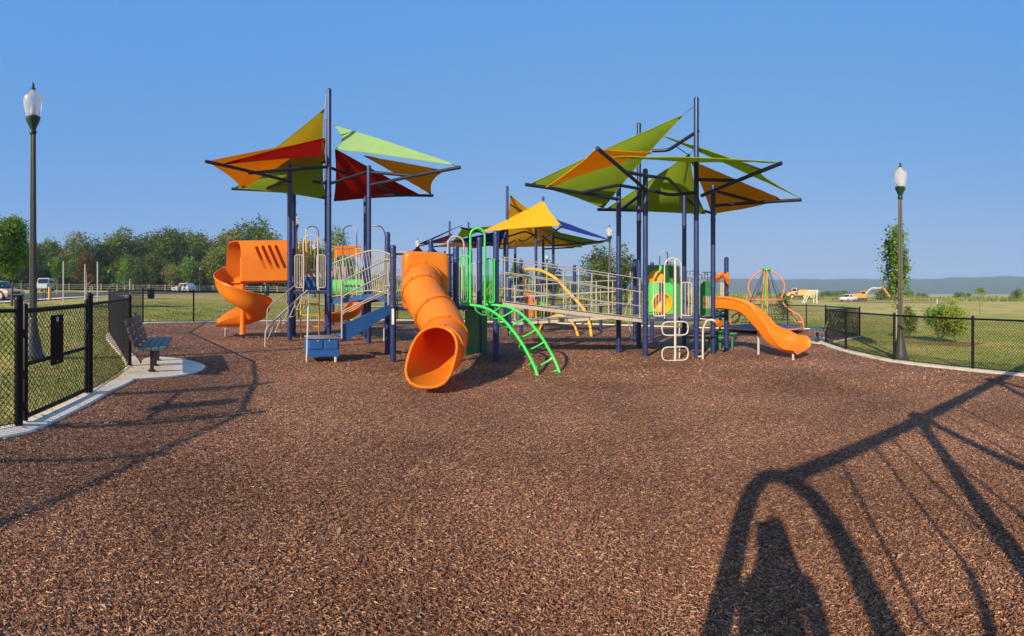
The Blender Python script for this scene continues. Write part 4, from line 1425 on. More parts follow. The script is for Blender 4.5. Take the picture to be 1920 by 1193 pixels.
# second green panel with arched top and barred window
a, b_ = at(1313.5, 600, 12.75), at(1338, 600, 13.0)
W = V(b_.x - a.x, b_.y - a.y, 0); L = W.length; W.normalize(); nn = V(-W.y, W.x, 0)
arc = [a, a + V(0, 0, .86)]
for k in range(1, 12):
    an = math.pi * k / 12
    arc.append(a + W * (L / 2 - L / 2 * math.cos(an)) + V(0, 0, .86 + .17 * math.sin(an)))
arc += [a + W * L + V(0, 0, .86), a + W * L]
out_ = arc
wn_ = [a + W * L * f_ + V(0, 0, z_) for f_, z_ in ((.14, .30), (.14, .64), (.86, .64), (.86, .30))]
gp_ = MB()
for quad in ([a, a + W * L, wn_[3], wn_[0]], [a, wn_[0], wn_[1], a + V(0, 0, .86)], [a + W * L, a + W * L + V(0, 0, .86), wn_[2], wn_[3]], [a + V(0, 0, .86), wn_[1], wn_[2], a + W * L + V(0, 0, .86)]):
    gp_.prism(quad, nn * .04)
gp_.prism(arc[1:-1], nn * .04)
gp2 = gp_.build('play_panel', 'deep_green', tc_, smooth=False)
gp2['label'] = 'green arched play panel with a barred window'
for k in range(5):
    p = wn_[0] + W * L * .72 * (k + .5) / 5 + nn * .02
    rod(gp2, 'bar', [p, p + V(0, 0, .34)], .016, 'tan_panel', 6)
# orange climbing hood between the outer posts
ch = MB()
rows = []
for k in range(9):
    f_ = k / 8
    x_ = 1341 + 27 * f_
    yt = 510 + 6 * math.sin(f_ * math.pi * 2.2) ** 2 - 2 * math.sin(f_ * math.pi)
    yb = 531 - 9 * math.sin(min(1, max(0, (f_ - .1) / .8)) * math.pi) ** 1.0 + (4 if f_ > .7 else 0)
    rows.append([at(x_, yt, 12.6 + .3 * f_), at(x_, (yt + yb) / 2, 12.5 + .3 * f_), at(x_, yb, 12.6 + .3 * f_)])
ch.shell(rows, .06).build('wavy_panel', 'orange', tc_)
for x_ in (1352, 1356):
    rod(tc_, 'slide_bar', [at(x_, 530, 12.8), at(x_, 560, 12.8)], .03, 'cream', 10)
rod(tc_, 'guard_bar', [at(1350, 532, 13.6), at(1336, 516, 13.6), at(1312, 512, 13.6), at(1290, 510, 13.6)], .015, 'cream')
guard(tc_, gd(1287, 14.0), gd(1312, 14.0), 1.0, 2.08, 3, 'cream')
guard(tc_, gd(1316, 14.2), gd(1338, 14.2), 1.4, 2.06, 3, 'cream')
# talk tube
tt = rod(tc_, 'talk_tube', round_corners([gp(1317.5, 675, -.02), at(1318, 615, 11.45), at(1326, 600, 11.4), at(1337, 600, 11.4), at(1345, 605, 11.35)], .22, 6), .026, 'white_steel', 10)
tt['label'] = 'white bent talk tube with an orange horn'
MB().tube([at(1341, 602, 11.4), at(1347, 606, 11.32), at(1350, 608, 11.28)], [.03, .075, .085], 12).build('horn', 'orange', tt)
rod(tt, 'tie', [at(1312, 598, 11.5), at(1326, 599, 11.42)], .014, 'white_steel')
rod(tt, 'tie', [at(1309, 669, 11.5), at(1318, 668, 11.46)], .02, 'white_steel')
# leaf-shaped green step pods round the outer post
for (x_, y_, r_) in ((1350, 583, .22), (1344, 622, .20), (1320, 625, .16), (1373, 626, .16), (1330, 634, .15)):
    p = at(x_, y_, 13.6)
    MB().lathe(p, [(r_ * .2, -.04), (r_ * .9, -.02), (r_, .0), (r_ * .9, .025), (r_ * .2, .03)], 14).build('step_pod', 'deep_green', tc_)
    rod(tc_, 'pod_stem', [V(p.x, p.y, G(p.x)), p], .03, 'deep_green')
rod(tc_, 'cross_tube', [at(1288, 632, 13.6), at(1357, 634, 13.3)], .03, 'deep_green')

# wave slide
ws = rod(tc_, 'wave_slide', [gp(1422, 666, -.03), at(1422, 612, 12.45)], .033, 'white_steel', 10)
ws['label'] = 'orange double-wave slide dropping to the right'
fl = [(1346, 578, 12.55), (1368, 580, 12.5), (1388, 585, 12.45), (1405, 596, 12.4), (1422, 614, 12.3), (1438, 634, 12.2), (1455, 650, 12.05), (1474, 659, 11.9), (1496, 661, 11.75), (1503, 661, 11.7)]
FL = path(fl, 5)
rows = []
nF = len(FL)
for i, p in enumerate(FL):
    t = FL[min(i + 1, nF - 1)] - FL[max(i - 1, 0)]
    th = V(t.x, t.y, 0).normalized()
    s_ = V(-th.y, th.x, 0); s_ = s_ if s_.y > 0 else -s_
    upn = s_.cross(t.normalized()); upn = upn if upn.z > 0 else -upn
    f_ = i / (nF - 1)
    h_ = .30 - .02 * f_ - .08 * sstep(.62, .8, f_) - .10 * sstep(.85, 1, f_)
    hn_ = h_ - .12 * sstep(.5, .75, f_)
    w = .27 + .06 * sstep(.55, .95, f_)
    bank = V(0, 0, .16 * sstep(.45, .75, f_) * (1 - .5 * sstep(.85, 1, f_)))
    c = p + s_ * (.0 + .18 * sstep(.45, .8, f_))
    pr = [(-1.16, .93 * hn_, 0), (-1.10, hn_, 0), (-1.0, hn_, 0), (-.93, .5 * hn_, 0), (-.8, .10 * hn_, 0), (-.4, 0, .2), (0, 0, .5), (.4, 0, .8), (.8, .10 * h_, 1), (.93, .5 * h_, 1), (1.0, h_, 1), (1.10, h_, 1), (1.16, .93 * h_, 1)]
    rows.append([c + s_ * (a * w) + upn * z_ + bank * k for (a, z_, k) in pr])
MB().shell(rows, -.014).build('chute', 'orange', ws, angle=45)
for k in (0, 13, 23):
    rr = [rows[k][j] for j in range(13)]
    cm = sum(rr, V(0, 0, 0)) / 13
    tt_ = (FL[k + 1] - FL[max(0, k - 1)]).normalized()
    MB().shell([[cm + (p - cm) * 1.07 - tt_ * .025 for p in rr], [cm + (p - cm) * 1.07 + tt_ * .025 for p in rr]], -.012).build('joint_flange', 'orange', ws, angle=45)
MB().tube([rw[1] for rw in rows], .016, 8).build('chute_rim', 'orange', ws)
MB().tube([rw[11] for rw in rows], .016, 8).build('chute_rim', 'orange', ws)
rod(ws, 'exit_leg', [gp(1487, 677, -.03), at(1487, 662, 11.85)], .03, 'white_steel')

# canopy of the right tower
sail(tc_, 'sail_green', (1281, 216, 11.9), (992, 346, 11.3), (1131, 391, 12.3), (.03, .04, .05), .12, 'large green shade sail rising left to the mast top')
sail(tc_, 'sail_orange', (1118, 280, 9.3), (1024, 351, 10.9), (1224, 286, 11.4), (.08, .05, .04), .15, 'orange shade sail on the front left arms')
sail(tc_, 'sail_green', (1147, 295, 9.75), (1458, 304, 9.6), (1300, 304, 12.0), (.0, .02, .02), .05, 'green shade sail seen nearly edge-on across the front')
sail(tc_, 'sail_green', (1293, 288, 12.6), (1137, 391, 13.9), (1323, 401, 14.4), (.03, -.03, .07), .3, 'green shade sail at the back of the right tower')
sail(tc_, 'sail_orange', (1293, 300, 12.7), (1334, 400, 14.4), (1466, 374, 12.0), (.05, -.06, .02), .3, 'amber shade sail on the right back side')
sail(tc_, 'sail_green', (1243, 255, 13.2), (1437, 321, 9.9), (1502, 372, 11.9), (-.01, .30, -.07), .1, 'narrow green shade sail over the right arms')
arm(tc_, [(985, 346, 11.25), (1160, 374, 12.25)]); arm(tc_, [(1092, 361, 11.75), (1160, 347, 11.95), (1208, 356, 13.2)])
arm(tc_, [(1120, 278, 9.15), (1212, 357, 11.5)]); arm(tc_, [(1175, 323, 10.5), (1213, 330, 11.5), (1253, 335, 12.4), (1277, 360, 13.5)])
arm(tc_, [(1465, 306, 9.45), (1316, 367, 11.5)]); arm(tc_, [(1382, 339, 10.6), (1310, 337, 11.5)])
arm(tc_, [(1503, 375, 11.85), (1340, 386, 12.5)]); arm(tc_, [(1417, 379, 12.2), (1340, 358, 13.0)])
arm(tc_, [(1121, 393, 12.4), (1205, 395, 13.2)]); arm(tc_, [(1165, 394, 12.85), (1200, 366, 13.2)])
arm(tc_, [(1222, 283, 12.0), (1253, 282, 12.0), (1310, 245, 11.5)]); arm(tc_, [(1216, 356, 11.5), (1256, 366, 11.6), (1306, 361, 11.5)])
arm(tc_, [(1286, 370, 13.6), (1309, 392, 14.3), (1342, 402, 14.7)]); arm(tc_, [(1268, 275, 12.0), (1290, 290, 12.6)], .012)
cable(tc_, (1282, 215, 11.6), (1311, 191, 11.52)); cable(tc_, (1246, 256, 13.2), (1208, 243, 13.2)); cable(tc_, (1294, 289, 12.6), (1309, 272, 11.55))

# ================================================================== rear tower (yellow and blue sails)
td = thing('play_tower', 'rear play tower under bright yellow and blue sails', 'play tower', gd(992, 22.6))
DC = gd(992, 22.6)
for (px_, d, z_) in ((951, 21.4, 6.15), (1018.5, 23.6, 6.1), (966, 24.3, 4.3), (1005, 21.4, 4.25), (1037.5, 22.6, 4.15), (946, 23.0, 4.2)):
    post(td, gd(px_, d), z_, clamps=(1.0, 3.4))
for (px_, d, z_) in ((977, 17.0, 2.62), (955, 15.6, 1.88), (1077, 17.6, 2.43), (1107, 19.0, 2.42), (1126.5, 19.8, 1.2), (1016, 18.5, 2.3)):
    post(td, gd(px_, d), z_, clamps=(.9,))
deck(td, [gd(951, 21.4), gd(1005, 21.4), gd(1037.5, 22.6), gd(1018.5, 23.6), gd(966, 24.3), gd(946, 23)], 1.15)
deck(td, [gd(977, 17.0), gd(1077, 17.6), gd(1107, 19.0), gd(1016, 18.5)], .95)
guard(td, gd(951, 21.3), gd(1004, 21.3), 1.2, 2.1, 8, 'white_steel')
# yellow curved climbers
yc = rod(td, 'curved_climber', path([(984, 505, 17.1), (1005, 506, 17.1), (1022, 511, 17.1), (1044, 524, 17.0), (1063, 545, 16.9), (1080, 563, 16.8), (1097, 584, 16.7), (1106, 610, 16.6), (1109, 633, 16.5)], 5), .055, 'amber_plastic', 12)
yc['label'] = 'thick yellow curved climbing beam seen through the ramp rails'
rod(td, 'curved_climber', path([(1008, 632, 16.6), (1014, 612, 16.6), (1026, 599, 16.7), (1045, 592, 16.8), (1063, 596, 16.7), (1076, 609, 16.6), (1085, 633, 16.5)], 5), .045, 'amber_plastic', 10)
op = guard(td, gd(984, 16.6), gd(998, 16.7), .60, 1.50, 6, 'orange_pipe', .018, .022, name='bar_panel')
op['label'] = 'orange barred panel'
rod(td, 'handrail', path([(985, 546, 16.6), (985, 525, 16.6), (982, 514, 16.7), (980, 500, 16.8)], 4), .02, 'orange_pipe')
for (x0, x1, y0, y1, m_) in ((1004, 1011, 563, 604, 'yellow_paint'), (1012, 1026, 556, 600, 'panel_green'), (1027, 1032, 564, 598, 'amber_plastic')):
    MB().prism([at(x0, y1, 18.2), at(x1, y1, 18.2), at(x1, y0, 18.2), at((x0 + x1) / 2, y0 - 3, 18.2), at(x0, y0, 18.2)], (0, .05, 0)).build('play_panel', m_, td, smooth=False)
guard(td, gd(1077, 17.8), gd(1126, 19.6), .95, 1.6, 4, 'white_steel')
for (a, b_) in (((1040, 516, 18.0), (1078, 517, 17.7)), ((1080, 517, 17.7), (1106, 519, 19.0))):
    rod(td, 'cross_bar', [at(*a), at(*b_)], .02, 'cream')
sail(td, 'sail_yellow', (902, 435, 20.4), (1019, 376, 23.2), (1053, 423, 20.8), .05, .2, 'big sunlit yellow shade sail')
sail(td, 'sail_yellow', (957, 366, 21.6), (934, 466, 24.6), (1092, 464, 24.4), .06, .2, 'yellow shade sail behind the bright one')
sail(td, 'sail_blue', (1028, 406, 23.4), (1144, 450, 21.5), (1050, 426, 20.9), (.02, -.16, .04), .15, 'blue shade sail on the right arm of the rear tower')
sail(td, 'sail_green', (1008, 427, 23.0), (1134, 455, 22.3), (1078, 464, 24.2), .05, .1, 'green shade sail under the blue one')
sail(td, 'sail_blue', (950, 430, 21.6), (846, 452, 20.6), (938, 464, 24.4), .05, .15, 'dark blue shade sail left of the yellow one')
sail(td, 'sail_green', (866, 428, 21.0), (928, 424, 23.0), (847, 454, 23.2), .07, .1, 'small green shade sail behind the green hoop')
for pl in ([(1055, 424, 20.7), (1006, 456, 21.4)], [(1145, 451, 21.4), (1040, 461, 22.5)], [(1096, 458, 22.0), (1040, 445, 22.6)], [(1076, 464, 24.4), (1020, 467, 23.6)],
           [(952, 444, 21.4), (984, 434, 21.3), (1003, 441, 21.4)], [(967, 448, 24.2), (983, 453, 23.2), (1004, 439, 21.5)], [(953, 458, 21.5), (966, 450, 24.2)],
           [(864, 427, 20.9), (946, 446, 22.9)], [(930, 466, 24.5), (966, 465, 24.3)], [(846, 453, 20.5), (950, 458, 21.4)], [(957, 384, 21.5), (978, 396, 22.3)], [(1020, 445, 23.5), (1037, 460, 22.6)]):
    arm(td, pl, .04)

# ================================================================== farthest tower (blue and red sails)
te = thing('play_tower', 'farthest play tower with small blue and red sails left of the yellow canopy', 'play tower', gd(860, 33))
for (px_, d, z_) in ((843, 32.0, 6.1), (878.5, 34.0, 6.3), (834, 33.4, 4.2), (869, 31.9, 4.2), (884, 33.0, 4.2), (850, 34.6, 4.2)):
    post(te, gd(px_, d), z_)
deck(te, [gd(843, 32), gd(869, 31.9), gd(884, 33), gd(878, 34), gd(850, 34.6), gd(834, 33.4)], 1.4)
sail(te, 'sail_blue', (787, 457, 30.5), (868, 421, 33.0), (803, 453, 33.5), .04, .1, 'narrow dark blue sail of the farthest tower')
sail(te, 'sail_pink', (790, 458, 30.8), (850, 438, 33.0), (836, 456, 32.0), .08, .1, 'pinkish red sail of the farthest tower')
sail(te, 'sail_orange', (812, 463, 33.0), (880, 448, 34.0), (884, 464, 35.0), .05, .1, 'amber sail of the farthest tower')
sail(te, 'sail_red', (882, 455, 34.0), (925, 460, 35.0), (885, 466, 35.5), .05, .1, 'dark red sail of the farthest tower')
sail(te, 'sail_red', (766, 476, 29.5), (784, 462, 31.0), (799, 476, 31.5), .05, .05, 'red sail tip above the tube slide')
sail(te, 'sail_blue', (792, 476, 31.0), (812, 465, 32.0), (826, 477, 33.0), .05, .05, 'blue sail tip above the tube slide')
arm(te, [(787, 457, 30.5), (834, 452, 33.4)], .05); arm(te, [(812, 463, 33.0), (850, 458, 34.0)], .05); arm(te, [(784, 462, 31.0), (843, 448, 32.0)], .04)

# far slide pieces seen under the bridge and over the left tower
far_s = thing('slide', 'brownish orange open slide seen under the arched bridge', 'slide', gd(650, 16.5))
fl = path([(676, 566, 16.8), (668, 582, 16.6), (655, 597, 16.3), (635, 604, 16.0), (612, 606, 15.8)], 6)
rows = []
for i, p in enumerate(fl):
    t = (fl[min(i + 1, len(fl) - 1)] - fl[max(0, i - 1)]); th = V(t.x, t.y, 0).normalized(); s_ = V(-th.y, th.x, 0)
    rows.append([p + s_ * (a * .30) + V(0, 0, z_) for (a, z_) in ((-1.1, .3), (-1, .3), (-.85, .05), (0, 0), (.85, .05), (1, .3), (1.1, .3))])
MB().shell(rows, .015).build('chute', 'orange', far_s)
for x_ in (620, 655): rod(far_s, 'leg', [gd(x_, 16.1, -.03), at(x_, 606 if x_ < 640 else 598, 16.1)], .03, 'white_steel')
rod(far_s, 'leg', [gd(690, 17.3, -.03), at(690, 560, 17.3)], .0635, 'navy'); rod(far_s, 'leg', [gd(680, 17.3, -.03), at(680, 560, 17.3)], .0635, 'navy')
cr_ = thing('crawl_tunnel', 'green crawl tunnel and orange panel behind the arched bridge', 'crawl tunnel', gd(655, 18))
for x_ in (624, 652, 681):
    post(cr_, gd(x_, 18.2), 2.4)
MB().tube([at(624, 541, 18.0), at(682, 541, 18.0)], .34, 20).build('tunnel', 'panel_green', cr_)
MB().prism([at(626, 461, 18.1), at(676, 461, 18.1), at(676, 483, 18.1), at(660, 478, 18.1), at(640, 478, 18.1), at(626, 486, 18.1)], (0, .06, 0)).build('roof_panel', 'orange', cr_, smooth=False)
rod(cr_, 'roof_leg', [at(628, 484, 18.1), at(628, 545, 18.1)], .03, 'cream'); rod(cr_, 'roof_leg', [at(674, 484, 18.1), at(674, 545, 18.1)], .03, 'cream')
MB().prism([at(626, 500, 18.3), at(660, 500, 18.3), at(660, 522, 18.3), at(626, 522, 18.3)], (0, .04, 0)).build('side_panel', 'tan_panel', cr_, smooth=False)
for k in range(6):
    MB().box(at(648 + 5.2 * k, 536, 17.64), V(.035, 0, 0), V(0, .01, 0), V(0, 0, .035), .004).build('window_slot', 'dark_metal', cr_)

# low green spinner bench seen under the bridge
# ================================================================== net spinner
SPN = gd(1437, 20.8)
ns = thing('net_spinner', 'orange-piped rope net spinner with green mast and blue round base', 'net spinner', SPN)
zb = yz(613, 20.8)
MB().lathe(V(SPN.x, SPN.y, zb), [(.5, -.12), (1.56, -.06), (1.58, 0), (1.54, .03), (.1, .03)], 40).build('base_disc', 'deck_blue', ns)
MB().tube([V(SPN.x + 1.62 * math.cos(2 * math.pi * k / 40), SPN.y + 1.62 * math.sin(2 * math.pi * k / 40), zb - .02) for k in range(40)], .036, 8, closed=True).build('base_ring', 'orange_pipe', ns)
MB().lathe(V(SPN.x, SPN.y, G(SPN.x)), [(.3, -.05), (.3, zb - G(SPN.x) - .12)], 20).build('pedestal', 'dark_metal', ns)
mast = MB().lathe(V(SPN.x, SPN.y, zb), [(.10, 0), (.10, 1.2), (.085, 2.3), (.06, 2.46)], 14).build('mast', 'bright_green', ns)
MB().lathe(V(SPN.x, SPN.y, zb + 2.46), [(.08, -.02), (.19, .0), (.2, .06), (.1, .10)], 14).build('mast_hub', 'bright_green', mast)
prf = [(.12, 2.48), (.45, 2.28), (.74, 1.95), (.78, 1.62), (.66, 1.30), (.68, 1.08), (.92, .82), (1.20, .62), (1.42, .50), (1.58, .22), (1.62, 0.0)]
for k in range(4):
    a = math.radians(-28 + 90 * k)
    u = V(math.cos(a), math.sin(a), 0)
    rod(ns, 'frame_pipe', crom([V(SPN.x, SPN.y, zb + z_) + u * r_ for r_, z_ in prf], 5), .037, 'orange_pipe', 10)
    inner = [(1.20, .62), (1.18, .40), (1.28, .22), (1.58, .20)]
    rod(ns, 'frame_brace', crom([V(SPN.x, SPN.y, zb + z_) + u * r_ for r_, z_ in inner], 5), .035, 'orange_pipe', 8)
    a2 = a + math.pi / 4
    u2 = V(math.cos(a2), math.sin(a2), 0)
for rr, zz in ((.70, 1.18),):
    MB().tube([V(SPN.x + rr * math.cos(2 * math.pi * k / 28), SPN.y + rr * math.sin(2 * math.pi * k / 28), zb + zz) for k in range(28)], .03, 8, closed=True).build('mid_ring', 'orange_pipe', ns)
for k in range(12):
    a = 2 * math.pi * k / 12 + .2
    u = V(math.cos(a), math.sin(a), 0)
    rod(ns, 'rope', [V(SPN.x, SPN.y, zb + 2.45) + u * .12, V(SPN.x, SPN.y, zb + 1.18) + u * .70], .012, 'cable', 6)
    rod(ns, 'rope', [V(SPN.x, SPN.y, zb + 1.18) + u * .70, V(SPN.x, SPN.y, zb + .05) + u * 1.5], .012, 'cable', 6)
for rr, zz in ((.95, .85), (1.2, .5), (1.38, .25)):
    MB().tube([V(SPN.x + rr * math.cos(2 * math.pi * k / 24), SPN.y + rr * math.sin(2 * math.pi * k / 24), zb + zz) for k in range(24)], .011, 6, closed=True).build('rope_ring', 'cable', ns)
rod(ns, 'pull_pole', [at(1433, 508, 20.5), at(1428, 600, 20.3)], .03, 'orange_pipe')

# ================================================================== benches
def bench(label, loc, rz, seat_len=1.83):
    t = thing('park_bench', label, 'bench', loc)
    ca, sa = math.cos(rz), math.sin(rz)
    ax = V(ca, sa, 0); fr = V(sa, -ca, 0)              # along, and facing direction
    b = Vector(loc)
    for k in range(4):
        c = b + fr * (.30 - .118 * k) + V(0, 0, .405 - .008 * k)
        MB().box(c, ax * seat_len / 2, fr * .052, V(0, 0, .022), .006).build('seat_slat', 'seat_board_sky', t)
    bd = (V(0, 0, 1) * .92 - fr * .30).normalized()
    bn = bd.cross(ax).normalized(); bn = bn if bn.dot(fr) > 0 else -bn
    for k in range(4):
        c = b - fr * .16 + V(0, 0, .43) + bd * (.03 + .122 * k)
        MB().box(c, ax * seat_len / 2, bd * .050, bn * .02, .006).build('back_slat', 'back_board_shaded', t)
    for f_ in (-.62, .0, .62):
        q = b + ax * (f_ * seat_len / 2)
        MB().box(q + fr * .10 + V(0, 0, .19), ax * .03, fr * .03, V(0, 0, .215), .004).build('leg', 'dark_metal', t)
        MB().tube([q + fr * .32 + V(0, 0, .39), q + fr * -.10 + V(0, 0, .385), q - fr * .17 + V(0, 0, .42), q - fr * .20 + V(0, 0, .50) + bd * .42], .02, 8).build('bracket', 'dark_metal', t)
        MB().box(q + fr * .10 + V(0, 0, .01), ax * .06, fr * .06, V(0, 0, .008)).build('foot_plate', 'dark_metal', t, smooth=False)
    return t
b0, b1 = gp(286, 700), gp(297, 678)
bm = (b0 + b1) * .5
bdir = (b1 - b0); 
bl = V(bm.x, bm.y, G(bm.x) + .045)
rzb = math.atan2(bdir.y, bdir.x)
ax_ = V(math.cos(rzb), math.sin(rzb), 0); fr_ = V(math.sin(rzb), -math.cos(rzb), 0)
bench('slatted park bench on a concrete pad beside the left gate', bl - fr_ * .10 - ax_ * .12, rzb)
b2 = gd(1538, 16.6); bdir2 = V(math.sin(.66), math.cos(.66), 0)
rz2 = math.atan2(-bdir2.y, -bdir2.x)
bench('slatted park bench seen end-on by the right fence corner', V(b2.x, b2.y, G(b2.x) + .045), rz2)

# ================================================================== lamp posts
def lamp(label, p, h, group='acorn lamp posts of the park', seg=16):
    t = thing('lamp_post', label, 'lamp post', p, group)
    s_ = h / 5.2
    MB().lathe(p, [(.24 * s_, -.05), (.24 * s_, .06 * s_), (.20 * s_, .10 * s_), (.17 * s_, .28 * s_), (.12 * s_, .50 * s_), (.085 * s_, .72 * s_), (.09 * s_, .76 * s_), (.078 * s_, .80 * s_)], seg).build('base', 'lamp_grey', t)
    # fluted shaft
    rows = []
    K = 32 if h > 0 else 12
    for z_, r_ in ((.78, .078), (2.4, .068), (4.42, .056)):
        rows.append([p + V(math.cos(2 * math.pi * k / K), math.sin(2 * math.pi * k / K), 0) * (r_ * s_ * (1.0 if k % 2 else .86)) + V(0, 0, z_ * s_) for k in range(K)])
    MB().grid(rows, closed=True).build('shaft', 'lamp_grey', t, angle=20)
    MB().lathe(p + V(0, 0, 4.42 * s_), [(.06 * s_, -.02), (.075 * s_, .02 * s_), (.075 * s_, .05 * s_), (.06 * s_, .07 * s_), (.07 * s_, .12 * s_), (.13 * s_, .24 * s_), (.145 * s_, .28 * s_), (.15 * s_, .32 * s_), (.12 * s_, .33 * s_)], seg).build('fitter', 'lamp_green', t)
    gl = MB().lathe(p + V(0, 0, 4.74 * s_), [(.11 * s_, 0), (.135 * s_, .04 * s_), (.185 * s_, .22 * s_), (.20 * s_, .34 * s_), (.19 * s_, .40 * s_), (.10 * s_, .47 * s_), (.05 * s_, .52 * s_), (.045 * s_, .56 * s_)], 20).build('globe', 'globe', t, angle=35)
    MB().lathe(p + V(0, 0, 5.28 * s_), [(.05 * s_, 0), (.055 * s_, .03 * s_), (.02 * s_, .05 * s_), (.035 * s_, .09 * s_), (.012 * s_, .15 * s_)], 10).build('finial', 'lamp_green', gl)
    MB().lathe(p + V(0, 0, 4.74 * s_), [(.05 * s_, .01), (.055 * s_, .2 * s_), (.03 * s_, .26 * s_)], 10).build('lamp_bulb', 'white_plastic', gl)
    return t
p = gp(62, 672)
lamp('tall acorn lamp post behind the left gate', p, 5.2 * (yz(155, 9.34) - p.z) / 5.43)
p = gd(1688, 12.25)
lamp('acorn lamp post behind the right chain-link fence', p, 5.2 * (yz(304, 12.25) - p.z) / 5.43)
for (px_, py_, d, nm) in ((1143, 421, 27, 'acorn lamp post seen between the yellow canopy and the right tower'), (783, 446, 35, 'acorn lamp post whose globe shows above the tube slide'),
                          (1025.5, 474, 46, 'small distant acorn lamp post below the yellow canopy'), (556, 400, 34, 'acorn lamp post hidden behind the left tower post'),
                          (589, 455, 60, 'distant acorn lamp post framed by the left tower hoop'), (375, 500, 85, 'distant acorn lamp post in front of the wood')):
    p = gd(px_, d)
    lamp(nm, p, 5.2 * max(3.2, (yz(py_, d) - p.z)) / 5.43)

# ================================================================== trees and shrubs
def leaf_cloud(name, seed, H, R_, z0, nl, per, leaf, mat, lobes=10, ragged=.35, flat=1.0):
    """crown of many small leaf-sized faces spread over irregular lobes"""
    g_ = np.random.default_rng(seed)
    zc, hz = (z0 + H) / 2, (H - z0) / 2
    L = []
    for k in range(lobes):
        a = g_.random() * 2 * np.pi; v_ = g_.random() * 2 - 1
        rr = np.sqrt(max(0, 1 - v_ * v_)) * (.45 + .45 * g_.random())
        lr = (.30 + ragged * g_.random()) * (1 - .25 * abs(v_))
        L.append((rr * np.cos(a), rr * np.sin(a), v_ * .72, lr))
    L.append((0, 0, 0, .62)); L.append((0, 0, .3, .5))
    L = np.array(L)
    pick = g_.choice(len(L), nl, p=(L[:, 3] ** 2) / (L[:, 3] ** 2).sum())
    dirs = g_.normal(size=(nl, 3)); dirs /= np.linalg.norm(dirs, axis=1)[:, None]
    rad_ = L[pick, 3] * (.45 + .60 * g_.random(nl) ** .45)
    C = L[pick, :3] + dirs * rad_[:, None]
    C = C * np.array([R_, R_, hz]) + np.array([0, 0, zc])
    C[:, 2] = np.maximum(C[:, 2], z0 * .6 + .05)
    P = np.repeat(C, per, 0) + g_.normal(size=(nl * per, 3)) * leaf * 1.5
    n = len(P)
    u = g_.normal(size=(n, 3)); u[:, 2] *= .6; u /= np.linalg.norm(u, axis=1)[:, None]
    w = g_.normal(size=(n, 3)); w -= (w * u).sum(1)[:, None] * u; w /= np.linalg.norm(w, axis=1)[:, None]
    s_ = leaf * (.6 + .8 * g_.random(n))[:, None]
    VV = np.stack([P - u * s_ * .9, P - w * s_ * .42 + u * s_ * .1, P + u * s_, P + w * s_ * .42 + u * s_ * .1], 1).reshape(-1, 3)
    return array_mesh(name, VV, np.arange(n * 4).reshape(-1, 4), mat)

def trunk_mesh(seed, H, r0, z0, spread, mat, limbs=6, top=.8):
    r = random.Random(seed)
    mb = MB()
    bend = [V(r.uniform(-.04, .04) * H, r.uniform(-.04, .04) * H, 0) for _ in range(3)]
    sp_ = crom([V(0, 0, -.1), V(0, 0, H * .25) + bend[0] * .5, V(0, 0, H * .5) + bend[1], V(0, 0, H * top) + bend[2]], 4)
    mb.tube(sp_, [r0 * (1.15 - .95 * i / (len(sp_) - 1)) for i in range(len(sp_))], 8)
    for k in range(limbs):
        z_ = z0 + (H * top - z0) * (k + .5) / limbs * .8
        a = k * 2.4 + r.uniform(-.4, .4)
        b0_ = sp_[min(len(sp_) - 1, int(z_ / (H * top) * (len(sp_) - 1)))]
        e_ = b0_ + V(math.cos(a), math.sin(a), .75) * spread * r.uniform(.55, .85)
        m_ = (b0_ + e_) * .5 + V(0, 0, -.06 * spread)
        q = crom([b0_, m_, e_], 3)
        mb.tube(q, [r0 * .45 * (1 - .8 * i / (len(q) - 1)) for i in range(len(q))], 6)
    me = new_mesh('trunk', mb.v, mb.f, mat, True)
    return me

def tree(name, label, loc, crown, trunk, s_=1.0, sz=None, rz=0.0, cat='tree', group=None):
    t = thing(name, label, cat, loc, group)
    t.scale = (s_, s_, sz or s_); t.rotation_euler = (0, 0, rz)
    for nm, me in (('trunk', trunk), ('crown', crown)):
        o = bpy.data.objects.new(nm, me); COL.objects.link(o); o.parent = t
    return t

FV = []
for k, (mt, lob, rg) in enumerate((('leaf_dark', 12, .30), ('leaf_mid', 10, .35), ('leaf_dark', 14, .25), ('leaf_olive', 11, .35), ('leaf_mid', 13, .28), ('leaf_dark', 9, .4))):
    FV.append((leaf_cloud('crown', 40 + k, 10.0, 3.6, 1.0, 1500, 5, .20, mt, lob, rg), trunk_mesh(60 + k, 10.0, .20, 2.2, 3.4, 'bark')))
ORD = ['first', 'second', 'third', 'fourth', 'fifth', 'sixth', 'seventh', 'eighth', 'ninth', 'tenth', 'eleventh', 'twelfth', 'thirteenth', 'fourteenth', 'fifteenth', 'sixteenth', 'seventeenth', 'eighteenth', 'nineteenth', 'twentieth', 'twenty-first', 'twenty-second']
top_prof = [(-60, 440), (20, 452), (60, 448), (100, 446), (135, 438), (165, 448), (200, 452), (230, 428), (262, 436), (300, 432), (330, 424), (358, 428), (392, 446), (418, 436), (448, 422), (478, 412), (506, 438), (540, 452), (575, 446), (612, 462), (650, 478)]
for k, (px_, ty) in enumerate(top_prof):
    d = 112 + 9 * math.sin(k * 2.3)
    p = gd(px_, d); p.z = T(p.x, p.y)
    hh = yz(ty, d) - p.z
    c_, t_ = FV[(k * 5 + k // 3) % 6]
    tree('woodland_tree', 'tall tree in the back row of the wood, %s from the left' % ORD[k], p, c_, t_, hh / 10.0 * RND.uniform(.95, 1.15), hh / 10.0, k * 1.3, group='trees of the wood behind the car park')
